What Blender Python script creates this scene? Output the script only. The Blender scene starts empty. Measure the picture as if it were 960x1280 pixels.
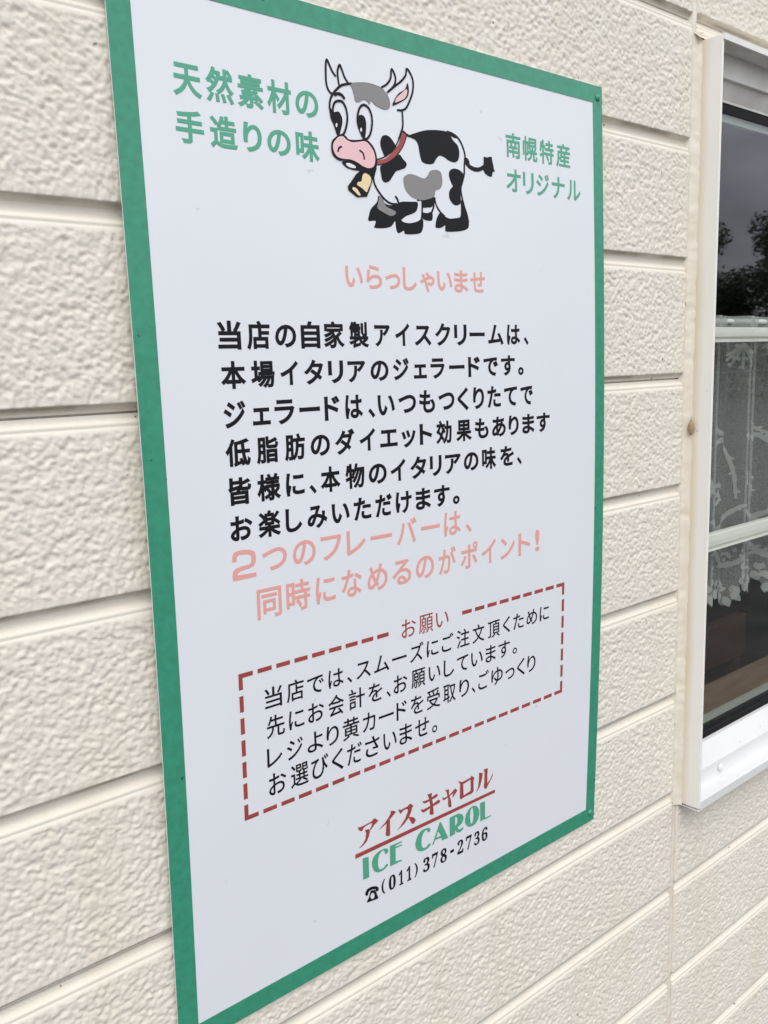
import bpy, bmesh, math, random
import numpy as np
from mathutils import Vector, Matrix
from mathutils.geometry import tessellate_polygon

sc = bpy.context.scene
COL = sc.collection
# ------------------------------------------------------------------ camera
# wall plane y=0, x to the right along the wall, y into the building, z up (m); ground z=0
GZ = 1.674                                  # height of the reference groove above the ground
cam = bpy.data.cameras.new('camera')
cam.sensor_fit = 'VERTICAL'; cam.sensor_height = 36.0; cam.sensor_width = 27.0
cam.lens = 36.0 * 1144.43 / 1280.0
cam.clip_start = 0.02; cam.clip_end = 1000
co = bpy.data.objects.new('camera', cam); COL.objects.link(co)
right = Vector((0.75221834, -0.65835834, -0.02705300))
fwd = Vector((0.64646021, 0.74532351, -0.16304007))
up = Vector((0.12750202, 0.10515304, 0.98624848))
loc = Vector((-1.13627661, -0.678248226, GZ - 0.124042626))
m = Matrix((right, up, -fwd)).transposed().to_4x4(); m.translation = loc
co.matrix_world = m
sc.camera = co
# ------------------------------------------------------------------ sky, sun, exposure
SUN_EL, SUN_AZ = math.radians(52), math.radians(212)     # azimuth from +Y clockwise (towards +X)
W = bpy.data.worlds.new('World'); sc.world = W; W.use_nodes = True
nt = W.node_tree; N = nt.nodes; L = nt.links; N.clear()
out = N.new('ShaderNodeOutputWorld'); bg = N.new('ShaderNodeBackground')
sky = N.new('ShaderNodeTexSky'); sky.sky_type = 'NISHITA'; sky.sun_disc = False
sky.sun_elevation = SUN_EL; sky.sun_rotation = SUN_AZ; sky.dust_density = 3.0
tc = N.new('ShaderNodeTexCoord'); mp = N.new('ShaderNodeMapping'); mp.inputs['Scale'].default_value = (1, 1, 2.6)
nz = N.new('ShaderNodeTexNoise'); nz.inputs['Scale'].default_value = 2.6; nz.inputs['Detail'].default_value = 6; nz.inputs['Roughness'].default_value = .5
cr = N.new('ShaderNodeValToRGB')
cr.color_ramp.elements[0].position = .34; cr.color_ramp.elements[0].color = (.30, .315, .345, 1)
cr.color_ramp.elements[1].position = .66; cr.color_ramp.elements[1].color = (.86, .88, .92, 1)
sclr = N.new('ShaderNodeVectorMath'); sclr.operation = 'SCALE'; sclr.inputs['Scale'].default_value = 13.0
mx = N.new('ShaderNodeMix'); mx.data_type = 'RGBA'; mx.inputs['Factor'].default_value = .9
sxyz = N.new('ShaderNodeSeparateXYZ'); low = N.new('ShaderNodeMapRange'); low.interpolation_type = 'SMOOTHSTEP'      # lower, darker rain cloud all round the horizon
low.inputs['From Min'].default_value = .03; low.inputs['From Max'].default_value = .22; low.inputs['To Min'].default_value = 7.0; low.inputs['To Max'].default_value = 13.5
L.new(tc.outputs['Generated'], sxyz.inputs[0]); L.new(sxyz.outputs['Z'], low.inputs['Value']); L.new(low.outputs[0], sclr.inputs['Scale'])
L.new(tc.outputs['Generated'], mp.inputs['Vector']); L.new(mp.outputs[0], nz.inputs['Vector']); L.new(nz.outputs['Fac'], cr.inputs[0])
L.new(cr.outputs[0], sclr.inputs[0]); L.new(sky.outputs[0], mx.inputs['A']); L.new(sclr.outputs[0], mx.inputs['B'])
L.new(mx.outputs['Result'], bg.inputs['Color']); bg.inputs['Strength'].default_value = .12
L.new(bg.outputs[0], out.inputs[0])
sl = bpy.data.lights.new('sun', 'SUN'); sl.energy = 1.15; sl.angle = math.radians(38); sl.color = (1, .965, .91)
so = bpy.data.objects.new('sun', sl); COL.objects.link(so)
sd = Vector((math.sin(SUN_AZ) * math.cos(SUN_EL), math.cos(SUN_AZ) * math.cos(SUN_EL), math.sin(SUN_EL)))
so.rotation_euler = sd.to_track_quat('Z', 'Y').to_euler()
sc.view_settings.view_transform = 'Standard'; sc.view_settings.look = 'None'
sc.view_settings.exposure = 0.48; sc.view_settings.gamma = 1
sc.render.engine = 'CYCLES'
sc.cycles.max_bounces = 10; sc.cycles.transparent_max_bounces = 24
try: sc.cycles.use_denoising = True
except Exception: pass

# ------------------------------------------------------------------ helpers
random.seed(5); rng = np.random.default_rng(7)
def s2l(r, g, b):
    f = lambda c: (c / 255 / 12.92) if c / 255 <= .04045 else ((c / 255 + .055) / 1.055) ** 2.4
    return (f(r), f(g), f(b), 1)
def mat(name, col, rough=.6, spec=.5, var=0, vscale=20, bump=0, bscale=300, metal=0, col2=None, bdist=.0005, det=4, lo=.35, hi=.65, stretch=None):
    m = bpy.data.materials.new(name); m.use_nodes = True
    nt = m.node_tree; b = nt.nodes['Principled BSDF']
    b.inputs['Base Color'].default_value = tuple(col[:3]) + (1,)
    b.inputs['Roughness'].default_value = rough; b.inputs['Metallic'].default_value = metal
    b.inputs['Specular IOR Level'].default_value = spec
    tc = nt.nodes.new('ShaderNodeTexCoord'); src = tc.outputs['Object']
    if stretch:
        mp = nt.nodes.new('ShaderNodeMapping'); mp.inputs['Scale'].default_value = stretch
        nt.links.new(src, mp.inputs[0]); src = mp.outputs[0]
    if var or col2:
        n = nt.nodes.new('ShaderNodeTexNoise'); n.inputs['Scale'].default_value = vscale; n.inputs['Detail'].default_value = det
        r = nt.nodes.new('ShaderNodeValToRGB'); r.color_ramp.elements[0].position = lo; r.color_ramp.elements[1].position = hi
        c2 = col2 if col2 else tuple(c * (1 - var) for c in col[:3])
        r.color_ramp.elements[0].color = tuple(c2[:3]) + (1,); r.color_ramp.elements[1].color = tuple(col[:3]) + (1,)
        nt.links.new(src, n.inputs['Vector']); nt.links.new(n.outputs['Fac'], r.inputs[0]); nt.links.new(r.outputs[0], b.inputs['Base Color'])
    if bump:
        n = nt.nodes.new('ShaderNodeTexNoise'); n.inputs['Scale'].default_value = bscale; n.inputs['Detail'].default_value = 3
        bp = nt.nodes.new('ShaderNodeBump'); bp.inputs['Strength'].default_value = bump; bp.inputs['Distance'].default_value = bdist
        nt.links.new(src, n.inputs['Vector']); nt.links.new(n.outputs['Fac'], bp.inputs['Height']); nt.links.new(bp.outputs[0], b.inputs['Normal'])
    return m
def link(name, me, mats=None, parent=None, smooth=False, loc=None):
    o = bpy.data.objects.new(name, me); COL.objects.link(o)
    if mats is not None:
        for x in (mats if isinstance(mats, (list, tuple)) else [mats]): me.materials.append(x)
    if parent: o.parent = parent
    if loc is not None: o.location = loc
    if smooth: me.shade_smooth()
    return o
def mesh_np(name, V, F, mats=None, parent=None, smooth=False):
    me = bpy.data.meshes.new(name); me.from_pydata([tuple(v) for v in V], [], [tuple(f) for f in F]); me.update()
    return link(name, me, mats, parent, smooth)
def grid_mesh(name, X, Y, Z, mats=None, parent=None, smooth=True):
    """X, Y, Z: (r, c) arrays"""
    r, c = X.shape
    me = bpy.data.meshes.new(name); nv = r * c
    me.vertices.add(nv); me.vertices.foreach_set('co', np.stack([X, Y, Z], -1).astype(np.float32).ravel())
    i = np.arange(nv).reshape(r, c)
    q = np.stack([i[:-1, :-1], i[1:, :-1], i[1:, 1:], i[:-1, 1:]], -1).reshape(-1, 4)
    nf = len(q); me.loops.add(nf * 4); me.loops.foreach_set('vertex_index', q.ravel().astype(np.int32))
    me.polygons.add(nf); me.polygons.foreach_set('loop_start', np.arange(0, nf * 4, 4, dtype=np.int32))
    me.update(calc_edges=True); me.validate()
    return link(name, me, mats, parent, smooth)
def box_bm(bm, x0, x1, y0, y1, z0, z1, mi=0):
    v = [bm.verts.new(p) for p in ((x0, y0, z0), (x1, y0, z0), (x1, y1, z0), (x0, y1, z0), (x0, y0, z1), (x1, y0, z1), (x1, y1, z1), (x0, y1, z1))]
    fs = []
    for f in ((0, 3, 2, 1), (4, 5, 6, 7), (0, 1, 5, 4), (1, 2, 6, 5), (2, 3, 7, 6), (3, 0, 4, 7)):
        fc = bm.faces.new([v[i] for i in f]); fc.material_index = mi; fs.append(fc)
    return v, fs
def bm_obj(name, bm, mats=None, parent=None, smooth=False, bevel=0, loc=None):
    if bevel:
        bmesh.ops.bevel(bm, geom=list(bm.edges), offset=bevel, segments=2, affect='EDGES', profile=.6)
    me = bpy.data.meshes.new(name); bm.to_mesh(me); bm.free()
    o = link(name, me, mats, parent, smooth, loc)
    return o
def box(name, x0, x1, y0, y1, z0, z1, mats=None, parent=None, bevel=0):
    bm = bmesh.new(); box_bm(bm, x0, x1, y0, y1, z0, z1)
    return bm_obj(name, bm, mats, parent, False, bevel)
def tag(o, label=None, cat=None, group=None, kind=None):
    if label: o['label'] = label
    if cat: o['category'] = cat
    if group: o['group'] = group
    if kind: o['kind'] = kind
    return o
def empty(name, loc, label, cat, group=None):
    o = bpy.data.objects.new(name, None); COL.objects.link(o); o.location = loc; o.empty_display_size = .1
    return tag(o, label, cat, group)
def extrude_x(name, prof, x0, x1, mats, parent, smooth=False, closed=False, caps=True):
    """profile [(y,z)] swept along x"""
    V = [(x0, y, z) for y, z in prof] + [(x1, y, z) for y, z in prof]; n = len(prof)
    F = [(i, i + 1, n + i + 1, n + i) for i in range(n - 1)]
    if closed:
        F.append((n - 1, 0, n, 2 * n - 1))
        if caps: F += [tuple(range(n - 1, -1, -1)), tuple(range(n, 2 * n))]
    return mesh_np(name, V, F, mats, parent, smooth)
def mm(v): return v / 1000.0

# ------------------------------------------------------------------ materials
def specks(m, scale, thr, dark):
    """multiply sparse small dirt specks over a material's base colour"""
    nt = m.node_tree; N = nt.nodes; L = nt.links; b = N['Principled BSDF']; tc = N.new('ShaderNodeTexCoord')
    n = N.new('ShaderNodeTexNoise'); n.inputs['Scale'].default_value = scale; n.inputs['Detail'].default_value = 1.5; L.new(tc.outputs['Object'], n.inputs['Vector'])
    r = N.new('ShaderNodeMapRange'); r.inputs['From Min'].default_value = thr; r.inputs['From Max'].default_value = thr + .02; r.inputs['To Min'].default_value = dark; L.new(n.outputs['Fac'], r.inputs['Value'])
    mx = N.new('ShaderNodeMix'); mx.data_type = 'RGBA'; mx.blend_type = 'MULTIPLY'; mx.inputs['Factor'].default_value = 1
    src = b.inputs['Base Color'].links
    if src: L.new(src[0].from_socket, mx.inputs['A'])
    else: mx.inputs['A'].default_value = b.inputs['Base Color'].default_value
    L.new(r.outputs[0], mx.inputs['B']); L.new(mx.outputs['Result'], b.inputs['Base Color'])
def siding_material():
    m = mat('cream_siding', (.70, .645, .55), rough=.62, spec=.35)
    nt = m.node_tree; b = nt.nodes['Principled BSDF']; N = nt.nodes; L = nt.links
    tc = N.new('ShaderNodeTexCoord')
    def noise(scale, det, stretch=None):
        n = N.new('ShaderNodeTexNoise'); n.inputs['Scale'].default_value = scale; n.inputs['Detail'].default_value = det
        if stretch:
            mp = N.new('ShaderNodeMapping'); mp.inputs['Scale'].default_value = stretch; L.new(tc.outputs['Object'], mp.inputs[0]); L.new(mp.outputs[0], n.inputs['Vector'])
        else: L.new(tc.outputs['Object'], n.inputs['Vector'])
        return n
    def ramp(src, p0, c0, p1, c1):
        r = N.new('ShaderNodeValToRGB'); r.color_ramp.elements[0].position = p0; r.color_ramp.elements[0].color = c0
        r.color_ramp.elements[1].position = p1; r.color_ramp.elements[1].color = c1; L.new(src, r.inputs[0]); return r
    a = ramp(noise(3.5, 4).outputs['Fac'], .3, (.722, .677, .592, 1), .7, (.757, .712, .625, 1))
    # dark specks of dirt
    d = ramp(noise(95, 2).outputs['Fac'], .235, (.42, .38, .32, 1), .262, (1, 1, 1, 1))
    st = ramp(noise(9, 5, (2.2, 1, .25)).outputs['Fac'], .28, (.965, .95, .92, 1), .5, (1, 1, 1, 1))
    m1 = N.new('ShaderNodeMix'); m1.data_type = 'RGBA'; m1.blend_type = 'MULTIPLY'; m1.inputs['Factor'].default_value = 1
    m2 = N.new('ShaderNodeMix'); m2.data_type = 'RGBA'; m2.blend_type = 'MULTIPLY'; m2.inputs['Factor'].default_value = 1
    L.new(a.outputs[0], m1.inputs['A']); L.new(d.outputs[0], m1.inputs['B']); L.new(m1.outputs['Result'], m2.inputs['A']); L.new(st.outputs[0], m2.inputs['B'])
    # grime caught along the crisp upper edge of every groove
    sz = N.new('ShaderNodeSeparateXYZ'); L.new(tc.outputs['Object'], sz.inputs[0])
    def mth(op, a, bb=None, cc=None):
        q = N.new('ShaderNodeMath'); q.operation = op
        for i, v in enumerate((a, bb, cc)):
            if v is None: continue
            if isinstance(v, (int, float)): q.inputs[i].default_value = v
            else: L.new(v, q.inputs[i])
        return q.outputs[0]
    fr = mth('FRACT', mth('DIVIDE', mth('SUBTRACT', GZ + 1.517, sz.outputs['Z']), .1517))
    dist = mth('MINIMUM', mth('ABSOLUTE', mth('SUBTRACT', fr, .008)), mth('SUBTRACT', 1.008, fr))       # in pitches
    near = mth('SUBTRACT', 1.0, mth('MINIMUM', mth('DIVIDE', dist, .022), 1.0))
    gn = ramp(noise(16, 6, (1, 1, .4)).outputs['Fac'], .42, (0, 0, 0, 1), .60, (1, 1, 1, 1))
    gm = mth('MULTIPLY', near, gn.outputs[0])
    m3 = N.new('ShaderNodeMix'); m3.data_type = 'RGBA'; L.new(mth('MULTIPLY', gm, .85), m3.inputs['Factor']); L.new(m2.outputs['Result'], m3.inputs['A']); m3.inputs['B'].default_value = (.30, .26, .20, 1)
    L.new(m3.outputs['Result'], b.inputs['Base Color'])
    n3 = noise(420, 3); bp = N.new('ShaderNodeBump'); bp.inputs['Strength'].default_value = .35; bp.inputs['Distance'].default_value = .0006
    L.new(n3.outputs['Fac'], bp.inputs['Height']); L.new(bp.outputs[0], b.inputs['Normal'])
    return m
M = {}
M['siding'] = siding_material()
M['jamb'] = None
M['sealant'] = mat('aged_sealant', (.78, .735, .645), .55, col2=(.72, .655, .545), vscale=30, bump=.5, bscale=90, bdist=.002)
M['joint_grime'] = mat('grey_grime', (.30, .26, .21), .8)
M['white_frame'] = mat('white_frame_paint', (.80, .785, .765), .38, col2=(.70, .67, .63), vscale=14, bump=.08, bscale=60, lo=.25, hi=.55, stretch=(2, 2, .5))
M['bright_frame'] = mat('clean_white_paint', (.73, .73, .73), .33, var=.04, vscale=12)
M['head_frame'] = mat('dusty_frame_paint', (.78, .765, .73), .5, col2=(.62, .60, .56), vscale=18, lo=.3, hi=.62)
M['gasket'] = mat('black_rubber_gasket', (.010, .010, .011), .6, spec=.2, var=.3, vscale=60)
M['spacer'] = mat('grey_green_spacer', (.30, .32, .28), .5)
M['bar'] = mat('ivory_glazing_bar', (.84, .83, .77), .45, var=.05)
M['panel_back'] = mat('sheet_metal_edge', (.45, .46, .46), .5, metal=.3)
M['white'] = mat('printed_white_film', (.755, .778, .818), .36, spec=.45, var=.02, vscale=6, bump=.12, bscale=10, bdist=.0025)
M['green_tape'] = mat('green_tape', (.043, .295, .185), .36, spec=.5, col2=(.037, .255, .158), vscale=140, bump=.15, bscale=150)
M['green'] = mat('green_vinyl', (.085, .37, .245), .42)
M['black'] = mat('black_vinyl', (.007, .007, .010), .5, spec=.22)
M['pink'] = mat('faded_pink_vinyl', (.78, .37, .33), .45)
M['cowpink'] = mat('muzzle_pink_vinyl', (.82, .52, .54), .42)
M['red'] = mat('faded_red_vinyl', (.37, .062, .055), .42, var=.12, vscale=30)
M['grey'] = mat('grey_vinyl', (.235, .225, .225), .42)
M['yellow'] = mat('yellow_vinyl', (.84, .66, .38), .42)
M['cowwhite'] = mat('white_vinyl', (.78, .79, .82), .42)
M['nest'] = mat('brown_cocoon', (.46, .33, .20), .8, var=.4, vscale=300)
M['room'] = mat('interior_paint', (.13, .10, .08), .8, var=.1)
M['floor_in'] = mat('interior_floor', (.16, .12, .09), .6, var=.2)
M['table'] = mat('brown_table_wood', (.27, .185, .125), .45, col2=(.20, .135, .09), vscale=10, stretch=(1, 6, 6))
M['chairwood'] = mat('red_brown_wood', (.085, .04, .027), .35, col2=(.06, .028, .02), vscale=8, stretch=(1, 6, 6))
M['ground'] = mat('gravel_ground', (.10, .098, .09), .9, var=.35, vscale=2.5, bump=.5, bscale=60, bdist=.01)
M['asphalt'] = mat('asphalt', (.055, .055, .058), .9, var=.2, vscale=30, bump=.4, bscale=90, bdist=.004)
M['bark'] = mat('bark', (.09, .065, .045), .9, var=.4, vscale=8)
M['leaf'] = mat('leaves', (.075, .105, .045), .6, col2=(.05, .075, .03), vscale=1.2)
M['leaf2'] = mat('leaves_dark', (.055, .08, .035), .6, col2=(.04, .06, .028), vscale=1.2)
M['post'] = mat('post_steel', (.30, .30, .29), .5, metal=.6)
def glass_material():
    m = bpy.data.materials.new('window_glass'); m.use_nodes = True; nt = m.node_tree; N = nt.nodes; L = nt.links; N.clear()
    o = N.new('ShaderNodeOutputMaterial'); t = N.new('ShaderNodeBsdfTransparent'); g = N.new('ShaderNodeBsdfGlossy'); mx = N.new('ShaderNodeMixShader')
    fr = N.new('ShaderNodeFresnel'); ge = N.new('ShaderNodeNewGeometry'); io = N.new('ShaderNodeMapRange')      # a single sheet: same reflectance from both sides
    io.inputs['To Min'].default_value = 1.52; io.inputs['To Max'].default_value = 1 / 1.52; L.new(ge.outputs['Backfacing'], io.inputs['Value']); L.new(io.outputs[0], fr.inputs['IOR'])
    mu = N.new('ShaderNodeMath'); mu.operation = 'MULTIPLY'; mu.inputs[1].default_value = 1.45; mu.use_clamp = True
    t.inputs['Color'].default_value = (.93, .96, .94, 1); g.inputs['Roughness'].default_value = .02; g.inputs['Color'].default_value = (.95, .97, 1, 1)
    L.new(fr.outputs[0], mu.inputs[0]); L.new(mu.outputs[0], mx.inputs[0]); L.new(t.outputs[0], mx.inputs[1]); L.new(g.outputs[0], mx.inputs[2]); L.new(mx.outputs[0], o.inputs[0])
    return m
M['glass'] = glass_material()
specks(M['green_tape'], 120, .222, .35); specks(M['white'], 90, .215, .86); specks(M['bright_frame'], 110, .21, .6)
def jamb_material():
    m = mat('stained_white_frame', (.80, .78, .75), .38, bump=.08, bscale=60); nt = m.node_tree; N = nt.nodes; L = nt.links; b = N['Principled BSDF']
    tc = N.new('ShaderNodeTexCoord'); sp = N.new('ShaderNodeSeparateXYZ'); L.new(tc.outputs['Object'], sp.inputs[0])
    n = N.new('ShaderNodeTexNoise'); n.inputs['Scale'].default_value = 22; n.inputs['Detail'].default_value = 4
    mp = N.new('ShaderNodeMapping'); mp.inputs['Scale'].default_value = (1, 1, .35); L.new(tc.outputs['Object'], mp.inputs[0]); L.new(mp.outputs[0], n.inputs['Vector'])
    a = N.new('ShaderNodeMath'); a.operation = 'MULTIPLY_ADD'; a.inputs[1].default_value = .014; L.new(n.outputs['Fac'], a.inputs[0]); L.new(sp.outputs['Y'], a.inputs[2])
    r = N.new('ShaderNodeMapRange'); r.inputs['From Min'].default_value = -.012; r.inputs['From Max'].default_value = .002; L.new(a.outputs[0], r.inputs['Value'])
    mx = N.new('ShaderNodeMix'); mx.data_type = 'RGBA'; mx.inputs['A'].default_value = (.85, .835, .81, 1); mx.inputs['B'].default_value = (.74, .63, .46, 1)
    L.new(r.outputs[0], mx.inputs['Factor'])
    v = N.new('ShaderNodeTexNoise'); v.inputs['Scale'].default_value = 130; v.inputs['Detail'].default_value = 1; L.new(tc.outputs['Object'], v.inputs['Vector'])
    s = N.new('ShaderNodeMapRange'); s.inputs['From Min'].default_value = .17; s.inputs['From Max'].default_value = .20; s.inputs['To Min'].default_value = .35; L.new(v.outputs['Fac'], s.inputs['Value'])
    m2 = N.new('ShaderNodeMix'); m2.data_type = 'RGBA'; m2.blend_type = 'MULTIPLY'; m2.inputs['Factor'].default_value = 1; L.new(mx.outputs['Result'], m2.inputs['A']); L.new(s.outputs[0], m2.inputs['B'])
    L.new(m2.outputs['Result'], b.inputs['Base Color']); return m
M['jamb'] = jamb_material()
def lace_material(name, dens, mesh_holes):
    m = bpy.data.materials.new(name); m.use_nodes = True; nt = m.node_tree; N = nt.nodes; L = nt.links; N.clear()
    o = N.new('ShaderNodeOutputMaterial'); t = N.new('ShaderNodeBsdfTransparent'); mx = N.new('ShaderNodeMixShader')
    d = N.new('ShaderNodeBsdfDiffuse'); d.inputs['Color'].default_value = (.70, .72, .70, 1)
    tl = N.new('ShaderNodeBsdfTranslucent'); tl.inputs['Color'].default_value = (.7, .72, .7, 1); m2 = N.new('ShaderNodeMixShader'); m2.inputs[0].default_value = .25
    L.new(d.outputs[0], m2.inputs[1]); L.new(tl.outputs[0], m2.inputs[2])
    tc = N.new('ShaderNodeTexCoord')
    if mesh_holes:
        v = N.new('ShaderNodeTexVoronoi'); v.inputs['Scale'].default_value = 1300; v.feature = 'F1'
        L.new(tc.outputs['Object'], v.inputs['Vector'])
        r = N.new('ShaderNodeMapRange'); r.inputs['From Min'].default_value = .35; r.inputs['From Max'].default_value = .75
        r.inputs['To Min'].default_value = dens * .55; r.inputs['To Max'].default_value = min(1, dens * 1.8)
        L.new(v.outputs['Distance'], r.inputs['Value']); L.new(r.outputs[0], mx.inputs[0])
    else: mx.inputs[0].default_value = dens
    L.new(t.outputs[0], mx.inputs[1]); L.new(m2.outputs[0], mx.inputs[2]); L.new(mx.outputs[0], o.inputs[0])
    return m
M['net'] = lace_material('lace_net', .27, True)
M['motif'] = lace_material('lace_thread', .48, False)

# ------------------------------------------------------------------ data (board millimetres from the lower left corner)
TEXT = [
    ('当店の自家製アイスクリームは、', 'black', 2, [(0, 638.7, 616.0), (3, 638.5, 615.0), (10, 638.5, 616.1)], [(74.6, 97.8), (102.8, 126.5), (131.8, 154.2), (159.3, 180.5), (184.5, 208.6), (213.7, 238.1), (245.0, 264.7), (271.2, 290.3), (296.7, 319.6), (324.9, 346.8), (352.0, 370.5), (374.7, 397.8), (403.0, 427.4), (432.9, 454.5), (460.5, 468.6)]),
    ('本場イタリアのジェラードです。', 'black', 2, [(0, 606.3, 582.7), (1, 605.6, 582.7)], [(75.2, 99.9), (104.8, 129.2), (135.1, 154.6), (160.7, 182.4), (187.7, 205.6), (210.7, 232.2), (238.4, 261.1), (267.0, 288.0), (294.2, 311.9), (317.2, 337.2), (343.5, 366.1), (371.4, 389.7), (394.9, 417.8), (422.6, 445.1), (450.4, 459.5)]),
    ('ジェラードは、いつもつくりたてで', 'black', 2, [(5, 571.8, 550.4), (4, 573.0, 550.0)], [(75.7, 97.6), (104.2, 122.5), (127.0, 148.5), (153.6, 176.6), (181.5, 199.6), (206.0, 227.1), (233.6, 242.3), (245.7, 267.6), (272.5, 296.0), (300.4, 322.1), (327.1, 350.2), (354.6, 371.3), (378.0, 394.9), (400.2, 421.5), (426.7, 448.1), (453.8, 474.9)]),
    ('低脂肪のダイエット効果もあります', 'black', 2, [(0, 540.8, 517.0), (1, 541.8, 517.1), (9, 540.5, 517.5)], [(75.2, 100.0), (106.1, 129.0), (135.6, 158.1), (164.2, 186.3), (192.2, 215.7), (221.6, 241.5), (247.3, 269.9), (275.2, 294.3), (299.5, 317.3), (322.6, 345.1), (351.6, 375.0), (379.9, 401.1), (406.8, 428.7), (433.6, 450.3), (456.3, 477.3), (481.1, 504.2)]),
    ('皆様に、本物のイタリアの味を、', 'black', 2, [(0, 508.1, 484.3), (1, 508.2, 484.4), (4, 508.3, 484.9)], [(75.6, 99.0), (104.8, 129.6), (135.1, 155.5), (160.9, 169.0), (173.7, 197.0), (203.0, 226.4), (231.5, 254.5), (259.4, 279.5), (285.7, 308.1), (312.8, 329.7), (334.6, 357.9), (362.4, 384.7), (390.3, 412.6), (419.0, 441.8), (446.8, 455.0)]),
    ('お楽しみいただけます。', 'black', 2, [(1, 476.1, 452.4)], [(75.7, 98.2), (103.8, 127.8), (132.9, 151.2), (157.1, 180.0), (185.2, 206.5), (211.8, 233.3), (238.8, 260.3), (265.1, 286.6), (292.1, 313.3), (317.9, 340.5), (345.2, 355.1)]),
    ('いらっしゃいませ', 'pink', 1.3, [(1, 691.7, 669.0), (6, 692.1, 669.9)], [(212.9, 233.7), (237.9, 257.4), (261.4, 280.4), (283.9, 302.3), (306.8, 326.5), (330.0, 351.5), (354.4, 374.6), (377.9, 400.1)]),
    ('つのフレーバーは、', 'pink', 1.3, [(1, 444.4, 420.2)], [(106.2, 132.7), (139.2, 165.0), (171.0, 195.5), (201.5, 225.1), (231.5, 258.9), (265.6, 292.6), (298.7, 325.4), (331.5, 356.3), (364.1, 372.9)]),
    ('同時になめるのがポイント！', 'pink', 1.5, [(0, 408.1, 378.6), (1, 408.2, 379.7)], [(98.7, 124.9), (130.2, 156.9), (163.5, 186.6), (193.9, 219.0), (226.0, 252.1), (258.4, 284.0), (290.6, 316.1), (323.0, 348.5), (355.5, 381.9), (388.5, 411.3), (418.5, 442.8), (448.8, 469.5), (478.3, 486.1)]),
    ('お願い', 'red', 0.7, [(1, 343.5, 322.0)], [(269.4, 289.3), (293.7, 314.0), (318.0, 336.8)]),
    ('当店では、スムーズにご注文頂くために', 'black', 0.5, [(0, 315.3, 294.1), (1, 315.6, 294.2), (12, 315.3, 293.6)], [(102.3, 121.4), (126.2, 145.9), (149.7, 169.3), (174.7, 193.0), (197.5, 203.8), (209.1, 227.6), (231.9, 252.0), (255.9, 275.7), (280.6, 299.7), (304.2, 321.6), (326.2, 343.7), (348.7, 368.8), (373.7, 392.7), (398.3, 418.2), (423.1, 435.6), (440.9, 459.2), (464.2, 483.1), (487.7, 504.9)]),
    ('先にお会計を、お願いしています。', 'black', 0.5, [(0, 287.4, 265.1), (3, 287.4, 266.6), (8, 288.1, 265.6)], [(103.0, 123.0), (127.7, 145.2), (149.6, 168.6), (173.6, 193.0), (198.8, 219.1), (223.9, 242.3), (247.7, 253.5), (257.4, 276.5), (282.1, 302.1), (306.7, 324.2), (329.0, 344.8), (349.3, 366.9), (371.2, 390.0), (394.8, 411.5), (415.8, 435.2), (440.1, 448.0)]),
    ('レジより黄カードを受取り、ごゆっくり', 'black', 0.5, [(4, 259.5, 236.5), (9, 260.0, 236.8)], [(102.1, 119.2), (124.3, 142.8), (147.8, 166.4), (170.6, 185.7), (190.5, 211.4), (215.7, 232.5), (237.0, 257.2), (260.8, 275.2), (280.7, 299.1), (303.7, 323.7), (328.2, 347.4), (352.8, 368.3), (372.3, 378.3), (383.0, 400.3), (404.3, 423.5), (427.9, 444.0), (448.2, 462.1), (466.4, 481.4)]),
    ('お選びくださいませ。', 'black', 0.5, [(1, 232.5, 208.4)], [(103.1, 122.6), (127.7, 148.2), (151.6, 172.2), (176.3, 190.8), (195.3, 214.2), (218.4, 237.5), (242.5, 260.7), (264.6, 282.6), (286.8, 306.8), (311.4, 319.2)]),
    ('天然素材の', 'green', 1.6, [(0, 838.5, 812.1), (1, 838.0, 811.4), (2, 837.4, 810.9)], [(50.2, 75.8), (79.5, 105.4), (108.7, 134.4), (138.0, 163.0), (167.2, 191.9)]),
    ('手造りの味', 'green', 1.8, [(0, 801.6, 777.6), (1, 802.7, 775.6), (4, 800.9, 775.2)], [(49.8, 75.0), (80.5, 106.2), (111.9, 130.2), (135.6, 159.7), (165.2, 190.5)]),
    ('南幌特産', 'green', 1.2, [(0, 836.8, 810.5), (1, 836.9, 810.7), (3, 835.4, 809.9)], [(438.1, 461.9), (465.5, 489.4), (493.4, 517.5), (521.9, 546.9)]),
    ('オリジナル', 'green', 1.2, [(0, 799.9, 775.3), (3, 799.5, 776.4)], [(437.6, 460.9), (464.4, 482.4), (486.9, 508.7), (513.1, 536.1), (540.2, 565.0)]),
]
TWO = (75.6, 100.2, 417.2, 444.6)
TEL = [('☎', 216.1, 233.7, 58.1, 18.3), ('(', 238.0, 243.3, 60.5, 17.3), ('0', 248.2, 258.0, 60.0, 16.8), ('1', 262.4, 269.0, 59.1, 16.9), ('1', 273.8, 280.7, 59.6, 16.9), (')', 284.8, 290.2, 59.1, 17.2), ('3', 298.0, 308.1, 59.5, 17.2), ('7', 311.3, 320.6, 60.7, 17.5), ('8', 324.4, 334.5, 59.9, 17.2), ('-', 339.8, 345.6, 60.0, 4.3), ('2', 351.3, 360.9, 59.7, 16.9), ('7', 365.0, 374.4, 60.7, 17.2), ('3', 378.7, 387.8, 59.8, 17.4), ('6', 391.2, 401.1, 60.9, 18.0)]
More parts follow.
